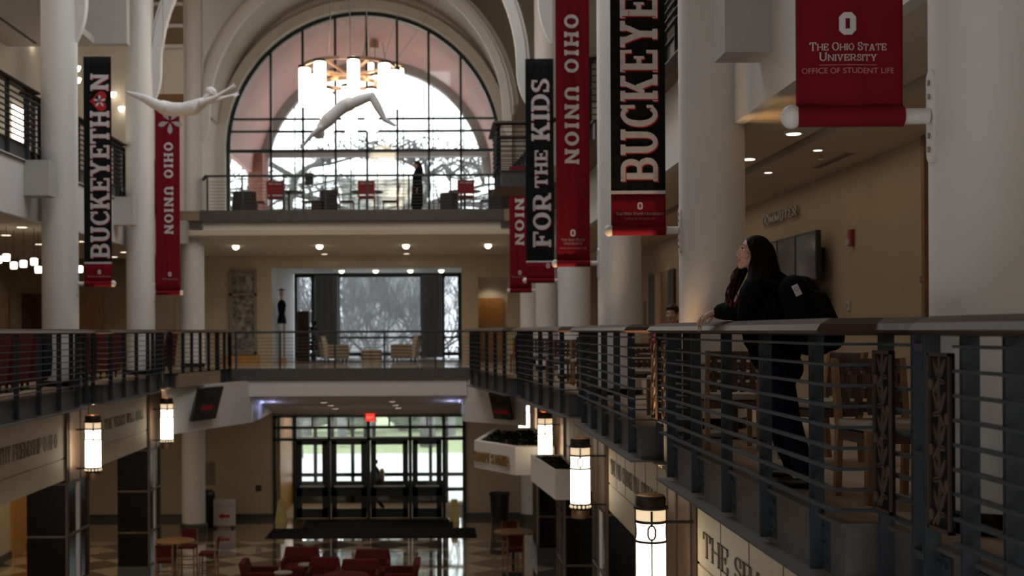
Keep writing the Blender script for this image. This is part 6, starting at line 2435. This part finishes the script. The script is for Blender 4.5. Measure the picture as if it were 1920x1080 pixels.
    m = MB()
    for a in (-0.10, 0.10):
        s_ = lf * a
        m.cone(bc + up * 0.16 + s_ - bk * 0.03, bc - up * 0.16 + s_ + bk * 0.0, 0.105, 0.125)
        m.cone(bc + up * 0.08 + s_ * 0.7 + bk * 0.07, bc - up * 0.17 + s_ * 0.7 + bk * 0.085, 0.07, 0.095)
    MB().build('bag', 'bag_black', bp, smooth='all', mesh=fuse(m, 0.011, 4, 0.5))
    m = MB()
    for a in (-1, 1):
        m.tube([bc + up * 0.2 + lf * (0.1 * a) - bk * 0.08, Nb + lf * (0.13 * a) + Vector((0, 0, 0.035)), Ch + lf * (0.15 * a) + f * 0.14, Wa + lf * (0.17 * a) + f * 0.02, bc - up * 0.2 + lf * (0.12 * a) - bk * 0.08], 0.016, 8)
    m.build('shoulder_straps', 'bag_black', bp, smooth='all')
    tc = at(1494, 544, 8.235)
    vn = (Vector((0, 0, EYE)) - tc).normalized()
    u_ = Vector((0.42, -0.05, -0.9)).normalized()
    tg = MB().bar(tc - u_ * 0.037, tc + u_ * 0.037, 0.042, 0.004, up=vn).build('tag', 'print_white', bp)
    sd = u_.cross(vn).normalized()
    m = MB()
    for q in range(10):
        a = 2 * pi * q / 10
        b_ = 2 * pi * (q + 1) / 10
        cc_ = tc - u_ * 0.008 + vn * 0.004
        m.bar(cc_ + sd * 0.011 * cos(a) + u_ * 0.014 * sin(a), cc_ + sd * 0.011 * cos(b_) + u_ * 0.014 * sin(b_), 0.004, 0.002, up=vn)
    m.build('tag_mark', 'print_rose', tg)
    return t


woman()


def figure(label, base, pose, k=1.0, voxel=0.016, skin='skin', top='jacket_black', bottom='jeans', hair='hair_brown', coat=False, long_hair=False, face=False, name='person', cat='person', yaw=0.0):
    """standing or seated person from local joints (x across, y forward, z up), turned by yaw"""
    R_ = Matrix.Rotation(yaw, 3, 'Z')
    B = Vector(base)
    J = {q: B + R_ @ (Vector(v) * k) for q, v in pose.items()}
    t = thing(name, label, cat, base)
    fwd = R_ @ Vector((0, 1, 0))
    m = MB()
    P, M = head_shape(m, J['head'], R_ @ Vector(pose.get('look', (0, 1, 0))), (0, 0, 1), k)
    m.chain([J['head'] + Vector((0, 0, -0.06 * k)), J['neck'], J['chest'], J['hip']], [0.05 * k, 0.06 * k, 0.11 * k, 0.12 * k])
    for s in 'lr':
        m.chain([J['neck'] + Vector((0, 0, -0.05 * k)), J['sh' + s], J['el' + s], J['wr' + s]], [0.06 * k, 0.055 * k, 0.042 * k, 0.028 * k])
        d_ = (J['wr' + s] - J['el' + s]).normalized()
        hand_shape(m, J['wr' + s], d_, R_ @ Vector((0.3 if s == 'r' else -0.3, -1, 0.2)), 1 if s == 'l' else -1, 0.5, k)
        m.chain([J['hp' + s], J['kn' + s], J['an' + s], J['an' + s] + fwd * 0.13 * k + Vector((0, 0, -0.05 * k))], [0.085 * k, 0.06 * k, 0.04 * k, 0.03 * k])
    body = MB().build('body', skin, t, smooth='all', mesh=fuse(m, voxel, 4, 0.5))
    if face:
        face_parts(P, M, body, k, brow=hair)
    m = MB()
    m.ball(P(0, -0.022, 0.040), 0.083 * k, 0.102 * k, 0.094 * k, 18, 12, M)
    m.ball(P(0, 0.055, 0.088), 0.06 * k, 0.04 * k, 0.025 * k, 14, 8, M)
    if long_hair:
        m.chain([P(0, -0.06, 0.0), P(0, -0.10, -0.15), P(0, -0.11, -0.30)], [0.09 * k, 0.10 * k, 0.07 * k])
    MB().build('hair', hair, t, smooth='all', mesh=fuse(m, voxel, 3, 0.5))
    m = MB()
    m.chain([J['neck'], J['chest'], J['hip']], [0.075 * k, 0.15 * k, 0.15 * k])
    for s in 'lr':
        m.chain([J['neck'] + Vector((0, 0, -0.06 * k)), J['sh' + s], J['el' + s], J['el' + s].lerp(J['wr' + s], 0.9)], [0.08 * k, 0.078 * k, 0.06 * k, 0.046 * k])
    if coat:
        m.cone(J['hip'], (J['knl'] + J['knr']) / 2 + Vector((0, 0, -0.1)), 0.17 * k, 0.185 * k)
    MB().build('coat' if coat else 'top', top, t, smooth='all', mesh=fuse(m, voxel, 3, 0.5))
    m = MB()
    for s in 'lr':
        m.chain([J['hip'], J['hp' + s], J['kn' + s], J['an' + s] + Vector((0, 0, 0.03 * k))], [0.12 * k, 0.105 * k, 0.078 * k, 0.06 * k])
    MB().build('trousers', bottom, t, smooth='all', mesh=fuse(m, voxel, 3, 0.5))
    for s in 'lr':
        m = MB()
        a = Vector((J['an' + s].x, J['an' + s].y, J['an' + s].z - 0.08 * k))
        m.cone(a - fwd * 0.04 * k + Vector((0, 0, 0.045 * k)), a + fwd * 0.15 * k + Vector((0, 0, 0.038 * k)), 0.045 * k, 0.038 * k)
        m.cone(a + Vector((0, 0, 0.045 * k)), a + Vector((0, 0, 0.12 * k)), 0.045 * k, 0.05 * k)
        MB().build('shoe', 'black_plastic', t, smooth='all', mesh=fuse(m, voxel * 0.7, 3, 0.5))
    return t


STAND = dict(head=(0, 0.02, 1.60), neck=(0, 0, 1.46), chest=(0, 0.01, 1.26), hip=(0, 0, 0.95), shl=(-0.18, 0, 1.41), shr=(0.18, 0, 1.41), ell=(-0.23, -0.03, 1.13), elr=(0.23, -0.03, 1.13),
             wrl=(-0.22, 0.08, 0.90), wrr=(0.22, 0.08, 0.90), hpl=(-0.09, 0, 0.92), hpr=(0.09, 0, 0.92), knl=(-0.09, 0.02, 0.50), knr=(0.09, 0.02, 0.50), anl=(-0.08, 0, 0.08), anr=(0.08, 0, 0.08))
WALK = dict(STAND, knl=(-0.08, 0.20, 0.52), anl=(-0.08, 0.26, 0.09), knr=(0.08, 0.0, 0.50), anr=(0.08, -0.28, 0.12), ell=(-0.24, -0.12, 1.15), wrl=(-0.24, -0.14, 0.90), elr=(0.24, 0.04, 1.14), wrr=(0.22, 0.22, 0.98))
SIT = dict(head=(0, 0.10, 1.36), neck=(0, 0.04, 1.22), chest=(0, 0.02, 1.02), hip=(0, -0.02, 0.72), shl=(-0.19, 0.0, 1.10), shr=(0.19, 0.0, 1.10), ell=(-0.25, 0.10, 0.92), elr=(0.25, 0.10, 0.92),
           wrl=(-0.16, 0.32, 0.86), wrr=(0.16, 0.32, 0.86), hpl=(-0.09, 0, 0.68), hpr=(0.09, 0, 0.68), knl=(-0.11, 0.40, 0.64), knr=(0.11, 0.40, 0.64), anl=(-0.10, 0.36, 0.22), anr=(0.10, 0.36, 0.22), look=(0.05, 1, -0.15))
bp = at(1263, 594, 17.0)
figure('young man in red shirt seated behind the white column, peering over the railing', (bp.x + 0.02, 17.05, -0.13), SIT, 1.0, 0.010, top='red_bright', hair='hair_brown', face=True, yaw=pi * 0.85)
t = thing('bar_stool', 'stool the young man in the red shirt sits on', 'stool', (bp.x + 0.02, 17.05, 0))
MB().lathe((0, 0, 0), [(0.18, 0.415), (0.19, 0.42), (0.19, 0.45), (0.17, 0.46)], 20).build('seat', 'wood_warm', t, local=True, smooth=True)
for k in range(4):
    a = pi / 4 + k * pi / 2
    MB().cyl((0.2 * cos(a), 0.2 * sin(a), 0), (0.13 * cos(a), 0.13 * sin(a), 0.42), 0.02, n=8).build('leg', 'wood_warm', t, local=True)
bp = at(783, 393, 39.6)
figure('person in a long dark coat standing by the arched window', (bp.x, 39.6, Z3), dict(STAND, wrl=(-0.24, 0.05, 0.88)), 1.03, 0.014, top='dark_fabric', bottom='dark_fabric', hair='hair_brown', coat=True, long_hair=True, yaw=pi * 0.5 + 0.2)
bp = at(703, 972, 41.6)
figure('dark figure walking through the street doors with an orange bag', (bp.x, 41.8, GZ), WALK, 1.0, 0.016, top='dark_fabric', bottom='dark_fabric', yaw=pi * 0.5 + 0.3)
m = MB().rings([[(bp.x + 0.23 + a * s, 41.75 + b * s, z) for a, b in ((-.08, -.13), (.08, -.13), (.08, .13), (-.08, .13))] for z, s in ((GZ + 0.98, 0.8), (GZ + 1.1, 1), (GZ + 1.3, 1), (GZ + 1.42, 0.7))])
tag(m.build('shoulder_bag', 'wood_door', loc=(bp.x + 0.23, 41.75, GZ + 0.98), bevel=0.03, smooth=True), 'dull orange bag on the back of the figure in the doorway', 'bag')


# ================================================================ hanging diver sculptures
def diver(label, Y, body, legs, arms, head, wires):
    s = Y / FPX
    q = lambda p, o=0.0: at(p[0], p[1], Y + o)
    c = q(body[0][0])
    t = thing('diver_sculpture', label, 'sculpture', c)
    m = MB()
    m.chain([q(p) for p, r in body], [1.2 * r * s for p, r in body], 16)
    for sd in (-1, 1):
        m.chain([q(p, sd * o) for p, r, o in legs], [1.22 * r * s for p, r, o in legs], 12)
        m.chain([q(p, sd * o) for p, r, o in arms[0 if sd < 0 else -1]], [r * s for p, r, o in arms[0 if sd < 0 else -1]], 12)
        a = arms[0 if sd < 0 else -1]
        p0, p1 = q(a[-2][0], sd * a[-2][2]), q(a[-1][0], sd * a[-1][2])
        hand_shape(m, p1, p1 - p0, (0, -sd, 0.3), sd, 0.25, 1.0, 0.5)
    hp = q(head[0])
    d_ = (q(arms[0][-1][0]) - q(arms[0][0][0])).normalized()
    head_shape(m, hp, d_ * 0.5 + Vector(head[1]), Vector((0, 0, 1)) if abs(d_.z) < 0.5 else -d_, 1.0)
    m.cone(hp, q(arms[0][0][0]), 0.055, 0.06)
    b = MB().build('body', 'sculpture_white', t, smooth='all', mesh=fuse(m, 0.013, 4, 0.5))
    for p, e in wires:
        MB().cyl(q(p), e, 0.004, n=6).build('wire', 'cable_steel', t)
    return t


ar = [((600, 240), 5.5, 0.16), ((584, 254), 4.2, 0.14), ((571, 270), 2.8, 0.08)]
diver('white diving figure sculpture hanging bent before the great chandelier', 27.0,
      [((603, 238), 8), ((615, 225), 11), ((630, 211), 10), ((645, 199), 11), ((655, 195), 11)],
      [((655, 196), 9, 0.07), ((676, 187), 8.5, 0.09), ((697, 180), 6.5, 0.10), ((708, 200), 6.5, 0.10), ((721, 224), 4, 0.10), ((730, 229), 3.4, 0.10), ((740, 235), 2.4, 0.10)],
      [ar], ((598, 252), (0, 0, -0.6)),
      [((697, 179), Vector((2.2, 27.0, 11.0))), ((698, 179), Vector((0.3, 28.5, 11.6)))])
ar1 = [((377, 193), 6, 0.17), ((405, 182), 4.2, 0.17), ((430, 166), 2.8, 0.16)]
ar2 = [((378, 194), 6, 0.17), ((410, 186), 4.2, 0.18), ((436, 179), 2.8, 0.18)]
diver('white arched swimmer figure sculpture hanging over the pale-leaf banner', 25.0,
      [((377, 194), 9), ((362, 202), 12), ((342, 205), 10.5), ((322, 205), 11), ((306, 201), 11)],
      [((304, 201), 9, 0.08), ((288, 194), 8, 0.09), ((272, 185), 6.5, 0.10), ((258, 180), 5, 0.11), ((246, 176), 3.4, 0.12), ((239, 173), 2.6, 0.12)],
      [ar1, ar2], ((396, 173), (0.6, 0, 0.4)),
      [((378, 190), at(378, 0, 25.0) + Vector((0, 0, 3.0))), ((306, 196), at(306, 0, 25.0) + Vector((0, 0, 3.0)))])
